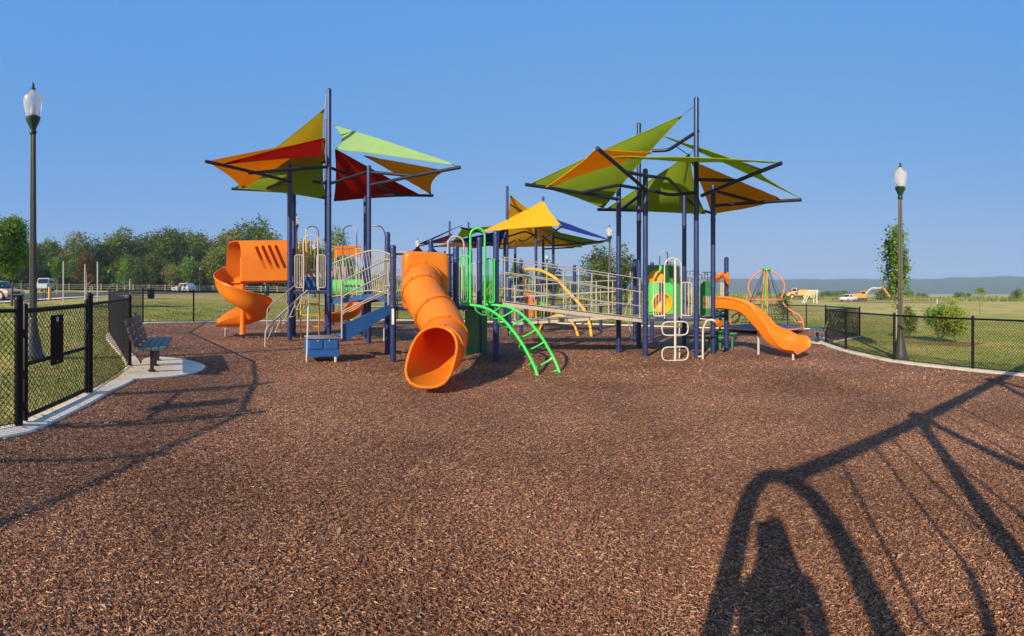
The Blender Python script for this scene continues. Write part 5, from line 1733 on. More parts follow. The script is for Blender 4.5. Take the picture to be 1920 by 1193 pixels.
for k in range(20):
    px_ = -40 + 32 * k + RND.uniform(-8, 8)
    d = 98 + 5 * math.sin(k * 1.7)
    p = gd(px_, d); p.z = T(p.x, p.y)
    hh = (yz(478 + RND.uniform(-14, 18), d) - p.z)
    c_, t_ = FV[(k * 7 + 2) % 6]
    tree('woodland_tree', 'lower tree along the front edge of the wood, %s from the left' % ORD[k], p, c_, t_, hh / 10.0 * 1.25, hh / 10.0, k * 2.1, group='trees of the wood behind the car park')
# understorey of the wood
us = leaf_cloud('undergrowth', 77, 1.0, 1.0, 0.0, 10, 1, .1, 'leaf_dark')
bpy.data.meshes.remove(us)
g_ = np.random.default_rng(78)
n = 9000
pxs = g_.uniform(-80, 680, n); ds = g_.uniform(92, 128, n)
az = (pxs - 960) / FPX
X, Y = ds * np.sin(az), ds * np.cos(az)
Z = np.array([G(x_) for x_ in X]) + g_.random(n) ** 1.2 * 5.0
P = np.stack([X, Y, Z], 1)
u = g_.normal(size=(n, 3)); u /= np.linalg.norm(u, axis=1)[:, None]
w = np.cross(u, g_.normal(size=(n, 3))); w /= np.linalg.norm(w, axis=1)[:, None]
s_ = (.35 + .5 * g_.random(n))[:, None]
o = link('undergrowth', array_mesh('undergrowth', np.stack([P - u * s_, P - w * s_ * .6, P + u * s_, P + w * s_ * .6], 1).reshape(-1, 3), np.arange(n * 4).reshape(-1, 4), 'leaf_dark'))
o['kind'] = 'stuff'; tag(o, 'dark leafy undergrowth filling the wood behind the car park', 'undergrowth')

# dense round street tree at the left edge
tree('street_tree', 'dense dark green maple behind the left lamp post at the photo edge', gp(22, 574), leaf_cloud('crown', 5, 5.0, 1.5, 1.45, 2600, 6, .10, 'leaf_fresh', 14, .25), trunk_mesh(5, 5.0, .07, 1.5, 1.1, 'bark'), 1.02)
# columnar young maple by the right lamp
tree('young_maple', 'slender young maple with fresh leaves behind the right lamp post', gd(1680, 13.6), leaf_cloud('crown', 6, 3.5, .34, 1.3, 760, 4, .056, 'leaf_fresh', 16, .30), trunk_mesh(6, 3.5, .028, 1.0, .38, 'pale_bark', 8), 1.03)
# shrubs on the right
tree('shrub', 'yellow-green leafy shrub behind the right fence', gd(1790, 17.0), leaf_cloud('crown', 8, 1.5, .52, .15, 700, 5, .045, 'leaf_lime', 12, .35), trunk_mesh(8, 1.2, .02, .2, .5, 'bark', 8), 1.0, cat='shrub')
tree('shrub', 'smaller green shrub left of the yellow-green one', gd(1757, 17.2), leaf_cloud('crown', 9, 1.35, .40, .1, 450, 5, .045, 'leaf_fresh', 9, .35), trunk_mesh(9, 1.1, .018, .2, .4, 'bark', 7), 1.0, cat='shrub')
tree('shrub', 'dark narrow shrub just right of the right lamp post', gd(1706, 18.5), leaf_cloud('crown', 10, 1.25, .32, .1, 380, 5, .045, 'leaf_mid', 9, .3), trunk_mesh(10, 1.1, .018, .2, .3, 'bark', 6), 1.0, cat='shrub')
tree('shrub', 'little round-topped shrub above the right fence corner', gd(1583, 27), leaf_cloud('crown', 12, 1.0, .32, .25, 160, 5, .05, 'leaf_fresh', 6, .3), trunk_mesh(12, .9, .02, .2, .3, 'bark', 4), 1.0, cat='shrub')
tree('shrub', 'twiggy dark shrub seen through the net spinner', gd(1468, 30), leaf_cloud('crown', 13, 1.5, .65, .15, 260, 5, .06, 'leaf_dark', 9, .4), trunk_mesh(13, 1.2, .025, .2, .5, 'bark', 8), 1.0, cat='shrub')
tree('sapling', 'thin sapling with a tuft of leaves on the right horizon', gd(1838, 44), leaf_cloud('crown', 14, 2.6, .45, 1.9, 120, 4, .08, 'leaf_lime', 5, .3), trunk_mesh(14, 2.4, .03, 1.6, .4, 'bark', 4), .95)
# brown-leaved young trees with stakes near the car park
tree('young_tree', 'young tree with browned leaves standing before the wood', gd(163, 44), leaf_cloud('crown', 15, 4.0, 1.15, 1.3, 620, 4, .085, 'leaf_brown', 10, .4), trunk_mesh(15, 4.0, .05, 1.2, .9, 'pale_bark'), 1.0)
tree('young_tree', 'slim bright green young tree left of the browned one', gd(107, 52), leaf_cloud('crown', 16, 4.3, .62, 1.3, 420, 4, .085, 'leaf_fresh', 10, .3), trunk_mesh(16, 4.0, .045, 1.2, .5, 'pale_bark'), 1.0)
tree('young_tree', 'bright green young tree right of the browned one', gd(233, 70), leaf_cloud('crown', 17, 5.0, 1.2, 1.0, 520, 4, .11, 'leaf_fresh', 10, .3), trunk_mesh(17, 4.4, .06, 1.0, .9, 'pale_bark'), 1.0)
tree('young_tree', 'pale twiggy young tree before the wood', gd(322, 86), leaf_cloud('crown', 18, 5.2, 1.5, 1.2, 420, 4, .12, 'leaf_olive', 10, .4), trunk_mesh(18, 5, .06, 1.0, 1.2, 'pale_bark'), 1.0)
tree('young_tree', 'bright green tree behind the parked silver car', gd(351, 92), leaf_cloud('crown', 19, 7.0, 2.0, .6, 620, 4, .16, 'leaf_fresh', 10, .3), trunk_mesh(19, 6, .09, 1.0, 1.5, 'bark'), 1.0)
tree('young_tree', 'yellow-green young tree between the left tower posts', gd(633, 30), leaf_cloud('crown', 20, 5.6, .85, 2.6, 420, 4, .085, 'leaf_fresh', 10, .35), trunk_mesh(20, 5.2, .05, 2.0, .6, 'pale_bark'), 1.0)
# trees behind the ramps and the right tower
tree('field_tree', 'large broad tree behind the lamp post right of the yellow canopy', gd(1126, 48), leaf_cloud('crown', 21, 6.6, 2.1, .9, 1200, 5, .13, 'leaf_dark', 13, .35), trunk_mesh(21, 6.2, .13, 1.6, 1.9, 'bark'), 1.0)
tree('field_tree', 'darker tree just behind the left post of the right tower', gd(1172, 50), leaf_cloud('crown', 22, 6.2, 1.1, .8, 620, 5, .13, 'leaf_dark', 9, .3), trunk_mesh(22, 5.6, .1, 1.6, 1.0, 'bark'), 1.0)
tree('field_tree', 'small tree behind the orange barred panel', gd(975, 40), leaf_cloud('crown', 23, 4.0, .75, .6, 520, 5, .10, 'leaf_fresh', 10, .3), trunk_mesh(23, 3.6, .06, 1.2, .7, 'bark'), 1.0)
tree('field_tree', 'small dark tree below the yellow canopy', gd(1034, 52), leaf_cloud('crown', 24, 4.8, 1.3, .8, 620, 5, .12, 'leaf_dark', 10, .35), trunk_mesh(24, 4.4, .08, 1.2, 1.1, 'bark'), 1.0)
tree('field_tree', 'bushy tree behind the green crawl panels', gd(1262, 56), leaf_cloud('crown', 25, 5.6, 1.4, .6, 520, 5, .13, 'leaf_dark', 10, .4), trunk_mesh(25, 5.0, .08, 1.2, 1.2, 'bark'), 1.0)
# hedgerow bushes along the far edge of the field
HB = [(leaf_cloud('crown', 90 + k, 3.0, 2.2, .0, 420, 4, .17, mt, 9, .35), trunk_mesh(90 + k, 2.2, .06, .4, 1.6, 'bark', 4)) for k, mt in enumerate(('leaf_dark', 'leaf_mid', 'leaf_olive'))]
far_b = [(1556, 545, 165), (1570, 547, 168), (1585, 545, 168), (1657, 535, 150), (1704, 545, 165), (1722, 552, 168), (1735, 550, 168), (1795, 553, 172), (1806, 548, 170), (1813, 550, 172), (1909, 543, 150), (1540, 549, 160), (1470, 548, 150), (1425, 549, 150), (1330, 541, 120), (1000, 532, 100), (1070, 534, 100), (1140, 530, 100), (1205, 532, 100), (920, 528, 100), (850, 520, 96), (780, 522, 96), (720, 515, 96)]
for k, (px_, ty, d) in enumerate(far_b):
    p = gd(px_, d); p.z = T(p.x, p.y)
    hh = max(2.2, yz(ty, d) - p.z)
    c_, t_ = HB[k % 3]
    where = 'right of the right lamp post' if px_ > 1690 else ('left of the right lamp post' if px_ > 1400 else 'behind the play towers')
    tree('hedge_bush', 'distant bush on the field edge %s, %s of its row' % (where, ORD[k % 22] if k < 22 else 'last'), p, c_, t_, hh / 3.0 * RND.uniform(1.0, 1.3), hh / 3.0, k * 1.1, cat='bush', group='bushes along the far field edge')
# weeds along the field edge
g_ = np.random.default_rng(79)
n = 26000
pxs = np.concatenate([g_.uniform(1330, 1990, 17000), g_.uniform(690, 1400, 9000)])
ds = np.concatenate([g_.uniform(135, 185, 17000), g_.uniform(62, 110, 9000)])
az = (pxs - 960) / FPX
X, Y = ds * np.sin(az), ds * np.cos(az)
hh = (.35 + .9 * g_.random(n) ** 2) * (1 + .8 * np.sin(X * .21) * np.sin(Y * .17)) * np.where(np.arange(n) < 17000, 1.0, 1.5)
Z = np.array([T(a, b_) for a, b_ in zip(X, Y)])
yaw = g_.random(n) * 6.28
w = .12 + .15 * g_.random(n)
VV = np.stack([np.stack([X - w * np.cos(yaw), Y - w * np.sin(yaw), Z], 1), np.stack([X + w * np.cos(yaw), Y + w * np.sin(yaw), Z], 1), np.stack([X + .3 * hh * np.sin(yaw * 3), Y + .3 * hh * np.cos(yaw * 3), Z + np.abs(hh)], 1)], 1)
o = link('weeds', array_mesh('weeds', VV.reshape(-1, 3), np.arange(n * 3).reshape(-1, 3), 'weeds'))
o['kind'] = 'stuff'; tag(o, 'tall pale weeds along the far edge of the field', 'weeds')

# ================================================================== small park furniture on the left
def pole(name, label, px_, ytop, d, r, mat, cat, group=None):
    p = gd(px_, d); p.z = T(p.x, p.y)
    h = yz(ytop, d) - p.z
    o = MB().lathe(p, [(r, -.05), (r, h * .97), (r * .75, h)], 10).build(name, mat, None, loc=p)
    tag(o, label, cat, group)
    return o
pole('stake_pole', 'tall white stake pole left of the browned young tree', 119, 490, 33, .05, 'white_steel', 'pole', 'white stake poles before the wood')
pole('stake_pole', 'white stake pole inside the crown of the browned young tree', 159.5, 495, 36, .045, 'white_steel', 'pole', 'white stake poles before the wood')
pole('stake_pole', 'tall white stake pole right of the browned young tree', 183, 491, 36, .05, 'white_steel', 'pole', 'white stake poles before the wood')
pole('stake_pole', 'short white stake pole before the bright green young tree', 243.5, 523, 60, .05, 'white_steel', 'pole', 'white stake poles before the wood')
pole('bollard', 'yellow bollard at the edge of the car park', 92.5, 538, 40, .10, 'bollard_yellow', 'bollard')
for k, (px_, w_) in enumerate(((80.5, 'left of the yellow bollard'), (85, 'just left of the yellow bollard'), (95.7, 'right of the yellow bollard'), (69, 'beside the left lamp post'))):
    pole('steel_post', 'thin dark green post ' + w_, px_, 540, 37, .035, 'lamp_green', 'post', 'thin dark posts by the car park')
for (px_, w_) in ((162, 'left'), (169, 'middle'), (173.5, 'right')):
    pole('wood_stake', 'pale wooden stake under the browned young tree, the %s one' % w_, px_, 536, 32, .04, 'pale_bark', 'stake', 'wooden stakes under the young tree')
# litter bin beyond the back fence
p = gd(283, 46); p.z = T(p.x, p.y)
bn = thing('litter_bin', 'dark green litter bin just above the back left fence', 'bin', p)
MB().lathe(p, [(.28, 0), (.30, .05), (.33, .85), (.35, .9), (.33, .95), (.25, .93)], 16).build('drum', 'lamp_green', bn)
for k in range(12):
    a = 2 * math.pi * k / 12
    q = p + V(math.cos(a) * .335, math.sin(a) * .335, .48)
    MB().box(q, V(-math.sin(a), math.cos(a), 0) * .04, V(math.cos(a), math.sin(a), 0) * .01, V(0, 0, .38)).build('slat', 'lamp_green', bn, smooth=False)
p = gd(500, 66); p.z = T(p.x, p.y)
bn = thing('litter_bin', 'green litter bin below the spiral slide hood', 'bin', p)
MB().lathe(p, [(.32, 0), (.36, .1), (.38, 1.2), (.30, 1.35), (.34, 1.5), (.1, 1.62)], 14).build('drum', 'lamp_green', bn)
# split-rail fence before the wood
sf = thing('split_rail_fence', 'weathered split-rail fence in front of the wood', 'fence', gd(60, 88))
pp = [gd(px_, 88 + .004 * abs(px_ - 250)) for px_ in range(-20, 640, 30)]
for p in pp: p.z = T(p.x, p.y)
for i, p in enumerate(pp):
    MB().box(p + V(0, 0, .65), V(.09, 0, 0), V(0, .09, 0), V(0, 0, .70), .02).build('post', 'wood_rail', sf)
    if i < len(pp) - 1:
        for z_ in (.45, .80, 1.12):
            MB().tube([p + V(0, 0, z_), pp[i + 1] + V(0, 0, z_)], .06, 6).build('rail', 'wood_rail', sf)

# ================================================================== vehicles
def vehicle(name, label, loc, head, L, W, H, kind, body, cat, wheel=.36, group=None):
    """head: heading of the nose (angle in plan)"""
    t = thing(name, label, cat, loc, group)
    f = V(math.cos(head), math.sin(head), 0); s_ = V(-f.y, f.x, 0)
    b = Vector(loc)
    def sec(x_, zlo, zhi, wlo, whi):
        return [b + f * (x_ * L) + s_ * (-wlo * W / 2) + V(0, 0, zlo * H), b + f * (x_ * L) + s_ * (wlo * W / 2) + V(0, 0, zlo * H),
                b + f * (x_ * L) + s_ * (W / 2) + V(0, 0, (zlo + zhi) * .5 * H), b + f * (x_ * L) + s_ * (whi * W / 2) + V(0, 0, zhi * H),
                b + f * (x_ * L) + s_ * (-whi * W / 2) + V(0, 0, zhi * H), b + f * (x_ * L) + s_ * (-W / 2) + V(0, 0, (zlo + zhi) * .5 * H)]
    if kind == 'van':
        low = [(-.5, .2, .50), (-.49, .16, .56), (.25, .14, .56), (.42, .15, .54), (.49, .18, .48), (.5, .22, .42)]
        cab = [(-.49, .55, .98, .9), (-.46, .55, 1.0, .88), (.08, .55, 1.0, .86), (.15, .55, .96, .84), (.27, .55, .58, .9)]
    elif kind == 'pickup':
        low = [(-.5, .26, .60), (-.49, .22, .62), (.22, .2, .62), (.42, .22, .60), (.49, .25, .52), (.5, .3, .46)]
        cab = [(-.10, .60, .66, .9), (-.06, .6, .98, .84), (.06, .6, 1.0, .82), (.12, .6, .95, .82), (.22, .6, .64, .9)]
    else:
        low = [(-.5, .24, .55), (-.48, .17, .62), (.20, .15, .60), (.42, .17, .54), (.49, .22, .46), (.5, .28, .40)]
        cab = [(-.47, .58, .66, .9), (-.36, .58, .96, .80), (-.10, .58, 1.0, .78), (.06, .58, .96, .78), (.24, .58, .60, .88)]
    mb = MB(); rows = [sec(x_, a, c, .88, .92) for x_, a, c in low]
    mb.grid(rows, closed=True); mb.f.append(list(range(6))[::-1]); mb.f.append([len(mb.v) - 6 + i for i in range(6)])
    bd_ = mb.build('body', body, t, angle=30)
    mb = MB()
    rows = []
    for x_, a, c, w in cab:
        rows.append([b + f * (x_ * L) + s_ * (-.94 * W / 2) + V(0, 0, a * H), b + f * (x_ * L) + s_ * (.94 * W / 2) + V(0, 0, a * H), b + f * (x_ * L) + s_ * (w * W / 2) + V(0, 0, c * H), b + f * (x_ * L) + s_ * (-w * W / 2) + V(0, 0, c * H)])
    mb.grid(rows, closed=True); mb.f.append([3, 2, 1, 0]); mb.f.append([len(mb.v) - 4 + i for i in range(4)])
    mb.build('cabin', body, t, angle=30)
    # windows
    for sd in (-1, 1):
        xs = [(-.40, -.22), (-.19, -.03), (0.0, .12)] if kind != 'pickup' else [(-.05, .04), (.055, .13)]
        for (x0, x1) in xs:
            if kind == 'van' and x0 < -.3: x0, x1 = -.44, -.22
            z0, z1 = .63, .90
            def q(x_, z_): 
                wv = (.94 + (.82 - .94) * (z_ - .58) / .40) * W / 2 + .012
                return b + f * (x_ * L) + s_ * (sd * wv) + V(0, 0, z_ * H)
            sl = .04 if x1 > .1 else 0
            MB().prism([q(x0, z0), q(x1 + sl * 1.3, z0), q(x1 - sl * .2, z1), q(x0, z1)], s_ * (sd * .012)).build('window', 'car_glass', t, smooth=False)
    xw0, xw1 = (.275, .165) if kind == 'van' else ((.215, .13) if kind == 'pickup' else (.235, .075))
    for xa, xb, z_hi in ((xw0, xw1, .92),):
        MB().prism([b + f * (xa * L + .02) + s_ * (-.40 * W) + V(0, 0, .63 * H), b + f * (xa * L + .02) + s_ * (.40 * W) + V(0, 0, .63 * H), b + f * (xb * L + .03) + s_ * (.36 * W) + V(0, 0, z_hi * H), b + f * (xb * L + .03) + s_ * (-.36 * W) + V(0, 0, z_hi * H)], f * .03 + V(0, 0, .02)).build('windscreen', 'car_glass', t, smooth=False)
    for sd in (-1, 1):
        for x_ in (-.31, .32):
            c = b + f * (x_ * L) + s_ * (sd * (W / 2 - .10)) + V(0, 0, wheel)
            wl_ = MB().tube([c - s_ * .11, c + s_ * .11], wheel, 20).build('wheel', 'rubber', t)
            MB().tube([c + s_ * (sd * .112), c + s_ * (sd * .125)], wheel * .62, 14).build('rim', 'car_silver', wl_)
        MB().box(b + f * (.492 * L) + s_ * (sd * W * .36) + V(0, 0, .40 * H), f * .03, s_ * .14, V(0, 0, .07), .02).build('headlight', 'white_plastic', t)
    MB().box(b + f * (.495 * L) + V(0, 0, .38 * H), f * .025, s_ * (W * .22), V(0, 0, .08), .01).build('grille', 'dark_metal', t)
    MB().box(b + f * (.49 * L) + V(0, 0, .22 * H), f * .05, s_ * (W * .46), V(0, 0, .07), .03).build('bumper', 'dark_metal', t)
    if kind == 'pickup':
        MB().box(b + f * (-.30 * L) + V(0, 0, .625 * H), f * (L * .18), s_ * (W * .40), V(0, 0, .012)).build('load_bed', 'dark_metal', t, smooth=False)
    return t
p = gd(84, 74); p.z = T(p.x, p.y) + .07
vehicle('van', 'white van parked behind the yellow bollard', p, math.radians(-48), 5.4, 2.0, 2.05, 'van', 'car_white', 'van')
p = gd(344, 80); p.z = T(p.x, p.y) + .07
car = vehicle('car', 'silver car with its side door open before the wood', p, math.radians(168), 4.5, 1.8, 1.55, 'car', 'car_silver', 'car')
MB().box(p + V(-.1, -1.15, .68), V(.05, .30, 0), V(.02, -.01, 0), V(0, 0, .40), .02).build('open_door', 'car_silver', car)
p = gd(1591, 120); p.z = T(p.x, p.y) + .05
vehicle('pickup_truck', 'white pickup truck beside the orange excavator', p, math.radians(200), 5.6, 2.0, 1.8, 'pickup', 'car_white', 'pickup')
p = gd(14, 36); p.z = T(p.x, p.y) + .06
vehicle('car', 'tan car glimpsed behind the dense maple at the left edge', p + V(-1.5, 0, 0), math.radians(10), 4.4, 1.75, 1.5, 'car', 'tan_panel', 'car')

# articulated dump truck
p = gd(1497, 150); p.z = T(p.x, p.y)
dt = thing('dump_truck', 'yellow articulated dump truck behind the soccer goal', 'dump truck', p)
va_ = (1497 - 960) / FPX
rx = V(math.cos(va_), -math.sin(va_), 0); aw = V(math.sin(va_), math.cos(va_), 0)
def side(pts, c=p): return [c + rx * x_ + V(0, 0, z_) for x_, z_ in pts]
MB().prism([q - aw * 1.3 for q in side([(-3.6, 1.1), (-3.7, 1.6), (-3.2, 2.2), (-1.8, 2.4), (-1.0, 2.5), (-1.0, 1.0)])], aw * 2.6).build('bonnet', 'digger_yellow', dt, smooth=False)
MB().prism([q - aw * 1.1 for q in side([(-2.0, 2.35), (-2.0, 3.6), (-.5, 3.6), (-.4, 2.3)])], aw * 2.2).build('cab', 'digger_yellow', dt, smooth=False)
MB().prism([q - aw * 1.13 for q in side([(-1.85, 2.6), (-1.85, 3.4), (-.65, 3.4), (-.65, 2.6)])], aw * 2.26).build('cab_window', 'car_glass', dt, smooth=False)
MB().prism([q - aw * 1.5 for q in side([(-.2, 1.5), (.1, 2.9), (1.2, 3.1), (5.8, 2.9), (6.6, 2.6), (4.8, 1.5), (3.6, 1.2)])], aw * 3.0).build('dump_body', 'digger_yellow', dt, smooth=False)
MB().prism([q - aw * .6 for q in side([(-3.2, .8), (-3.2, 1.2), (4.6, 1.2), (4.6, .8)])], aw * 1.2).build('chassis', 'dark_metal', dt, smooth=False)
for x_ in (-1.9, 1.9, 4.0):
    for s_ in (-1, 1):
        c = p + rx * x_ + aw * (s_ * 1.15) + V(0, 0, .9)
        w_ = MB().tube([c - aw * .3, c + aw * .3], .9, 20).build('wheel', 'rubber', dt)
        MB().tube([c - aw * .32, c + aw * .32], .45, 14).build('rim', 'digger_yellow', w_)
# excavator
p = gd(1613, 126); p.z = T(p.x, p.y)
exv = thing('excavator', 'orange excavator with its arm reaching right', 'excavator', p)
va_ = (1613 - 960) / FPX
rx = V(math.cos(va_), -math.sin(va_), 0); aw = V(math.sin(va_), math.cos(va_), 0)
for s_ in (-1, 1):
    MB().prism([q + aw * (s_ * 1.1) - aw * .3 for q in side([(-1.9, .25), (-1.6, 0), (1.6, 0), (1.9, .25), (1.9, .6), (1.6, .85), (-1.6, .85), (-1.9, .6)], p)], aw * .6).build('track', 'dark_metal', exv, smooth=False)
MB().prism([q - aw * 1.3 for q in side([(-2.0, 1.0), (-2.1, 1.5), (-1.9, 2.0), (.2, 2.05), (1.5, 1.95), (1.5, 1.0)], p)], aw * 2.6).build('house', 'digger_orange', exv, smooth=False)
cb = MB().prism([q - aw * 1.2 for q in side([(.1, 1.9), (.1, 2.75), (1.3, 2.75), (1.6, 1.9)], p)], aw * 1.2).build('cab', 'digger_orange', exv, smooth=False)
MB().prism([q - aw * 1.22 for q in side([(.25, 2.0), (.25, 2.6), (1.2, 2.6), (1.42, 2.0)], p)], aw * 1.24).build('cab_window', 'car_glass', exv, smooth=False)
def beam(pts, w, nm, mt):
    P = [p + rx * x_ + V(0, 0, z_) for x_, z_ in pts]
    return MB().tube(P, w, 4).build(nm, mt, exv, smooth=False)
beam([(1.3, 1.8), (2.4, 3.0), (3.0, 3.4), (6.0, 3.5)], .28, 'boom', 'white_steel')
beam([(5.7, 3.9), (6.3, 3.2), (7.9, .9)], .24, 'stick', 'digger_orange')
beam([(2.8, 2.5), (4.8, 3.3)], .1, 'ram', 'dark_metal')
MB().prism([q - aw * .6 for q in side([(7.9, 1.3), (8.5, .9), (8.3, .2), (7.6, .1), (7.5, .5)], p)], aw * 1.2).build('bucket', 'dark_metal', exv, smooth=False)
# soccer goal
p = gd(1524, 88); p.z = T(p.x, p.y)
sg_ = thing('soccer_goal', 'white soccer goal in front of the dump truck', 'goal', p)
va_ = (1524 - 960) / FPX
rx = V(math.cos(va_), -math.sin(va_), 0); aw = V(math.sin(va_), math.cos(va_), 0)
gq = [p + rx * .75, p + rx * .2 + aw * 3.0]
for q in gq:
    rod(sg_, 'goal_post', [q, q + V(0, 0, 2.44)], .08, 'white_plastic')
    rod(sg_, 'back_stay', [q + V(0, 0, 2.4) - rx * .9, q - rx * 2.3], .05, 'white_plastic')
    rod(sg_, 'top_stay', [q + V(0, 0, 2.42), q + V(0, 0, 2.4) - rx * .9], .05, 'white_plastic')
rod(sg_, 'crossbar', [gq[0] + V(0, 0, 2.44), gq[1] + V(0, 0, 2.44)], .08, 'white_plastic')
net = MB()
for k in range(13):
    f_ = k / 12
    a = gq[0] + (gq[1] - gq[0]) * f_
    net.tube([a + V(0, 0, 2.4) - rx * .9, a - rx * 2.3], .012, 3, caps=False)
for k in range(10):
    f_ = k / 9
    net.tube([gq[0] - rx * (.9 + 1.4 * f_) + V(0, 0, 2.4 * (1 - f_)), gq[1] - rx * (.9 + 1.4 * f_) + V(0, 0, 2.4 * (1 - f_))], .012, 3, caps=False)
net.build('net', 'white_plastic', sg_, smooth=False)
pole('marker_post', 'small pale marker post standing in the far field', 1757, 560, 95, .10, 'white_steel', 'post')

# ================================================================== people
def person(label, loc, head, pose, top='cloth_dark', legs='cloth_dark'):
    """one continuous skinned body; hair and clothing colours as children / material"""
    f = V(math.sin(head), math.cos(head), 0); r = V(f.y, -f.x, 0) * (.86 if pose == 'photo' else 1.0)
    b = Vector(loc)
    vs, es, rad_ = [], [], []
    def add(x_, y_, z_, ra, par=None):
        vs.append(r * x_ + f * y_ + V(0, 0, z_)); rad_.append(ra)
        if par is not None: es.append((par, len(vs) - 1))
        return len(vs) - 1
    pel = add(0, 0, .96, .135)
    wst = add(0, .0, 1.10, .12, pel); chs = add(0, .01, 1.28, .135, wst); upc = add(0, 0, 1.42, .10, chs)
    nk = add(0, .01, 1.50, .052, upc); hd = add(0, .03, 1.58, .075, nk); hd2 = add(0, .035, 1.66, .080, hd); add(0, .02, 1.74, .06, hd2)
    for s_ in (-1, 1):
        hip = add(s_ * .10, 0, .90, .09, pel); kn = add(s_ * .12, .02, .50, .06, hip); an = add(s_ * .13, -.01, .09, .04, kn)
        hl = add(s_ * .135, .05, .045, .042, an); add(s_ * .15, .17, .035, .03, hl)
        sh = add(s_ * .19, 0, 1.41, .06, upc)
        if pose == 'photo':
            el = add(s_ * (.23 if s_ > 0 else .16), .12, 1.12, .045, sh); wr = add(s_ * .095, .28, 1.44, .030, el); pm = add(s_ * .09, .31, 1.50, .028, wr)
        else:
            el = add(s_ * .26, .02, 1.13, .046, sh); wr = add(s_ * .24, .14, .92, .030, el); pm = add(s_ * .235, .17, .85, .028, wr)
        for k in range(4):
            dx = (.012 * (k - 1.5))
            if pose == 'photo':
                k1 = add(s_ * (.085 - .005 * k), .325 + .006 * k, 1.535 + dx * 1.2, .0095, pm); add(s_ * (.055 - .004 * k), .31, 1.55 + dx * 1.2, .008, k1)
            else:
                k1 = add(s_ * .235 + dx, .185, .805, .0095, pm); add(s_ * .232 + dx, .18, .765 + .006 * abs(k - 1), .008, k1)
        if pose == 'photo':
            k1 = add(s_ * .065, .29, 1.50, .011, pm); add(s_ * .045, .285, 1.53, .009, k1)
        else:
            k1 = add(s_ * .21, .20, .83, .011, pm); add(s_ * .20, .215, .80, .009, k1)
    me = bpy.data.meshes.new('person')
    me.from_pydata([tuple(v) for v in vs], es, [])
    ob = bpy.data.objects.new('person', me); COL.objects.link(ob)
    ob.location = b
    sm = ob.modifiers.new('skin', 'SKIN'); sm.use_smooth_shade = True
    for i, sv in enumerate(me.skin_vertices[0].data):
        sv.radius = (rad_[i], rad_[i]); sv.use_root = (i == 0)
    ss = ob.modifiers.new('sub', 'SUBSURF'); ss.levels = 1; ss.render_levels = 1
    dg = bpy.context.evaluated_depsgraph_get()
    m2 = bpy.data.meshes.new_from_object(ob.evaluated_get(dg))
    ob.modifiers.clear(); ob.data = m2
    m2.materials.clear()
    for mt in ('skin', top, legs): m2.materials.append(MATS[mt])
    for pl in m2.polygons:
        z_ = pl.center.z; lat = abs(pl.center.dot(r))
        pl.material_index = 2 if z_ < .98 and lat < .2 else (1 if z_ < 1.47 and lat < .245 and not (pose == 'photo' and pl.center.dot(f) > .22) else 0)
    tag(ob, label, 'person')
    ROOT[ob] = b
    hc = r * 0 + f * .01 + V(0, 0, 1.70)
    mb = MB()
    rows = []
    for i in range(7):
        a = math.pi / 2 * i / 6
        rows.append([b + hc + (r * math.cos(t_) * .098 + f * math.sin(t_) * .105) * math.cos(a) + V(0, 0, -.02 + .10 * math.sin(a)) for t_ in [2 * math.pi * k / 16 for k in range(16)]])
    mb.grid(rows, closed=True).build('hair', 'hair', ob)
    MB().tube([b + f * .115 + V(0, 0, 1.665), b + f * .14 + V(0, 0, 1.63), b + f * .118 + V(0, 0, 1.62)], [.008, .014, .01], 8).build('nose', 'skin', ob)
    return ob
DV = V(math.sin(SHADOW_AZ), math.cos(SHADOW_AZ), 0)
q = -DV * .40 + V(DV.y, -DV.x, 0) * .08
ph = person('photographer with both arms raised, present as a shadow on the mulch', V(q.x, q.y, G(q.x) + .02), SHADOW_AZ, 'photo')
pc = -DV * .075 + V(0, 0, EYE)
rx_ = V(DV.y, -DV.x, 0)
phone = MB().box(pc, rx_ * .036, DV * .004, V(0, 0, .075), .003).build('phone', 'dark_metal', None, loc=pc)
tag(phone, 'dark phone held up by the photographer', 'phone')
p = gd(338, 78.2); p.z = T(p.x, p.y) + .06
person('person in a pink top standing by the open car door', p, 2.6, 'stand', 'cloth_pink', 'cloth_dark')
p = gd(351, 78.4); p.z = T(p.x, p.y) + .06
person('person in pale clothes standing behind the silver car', p, 1.2, 'stand', 'tan_panel', 'white_plastic')

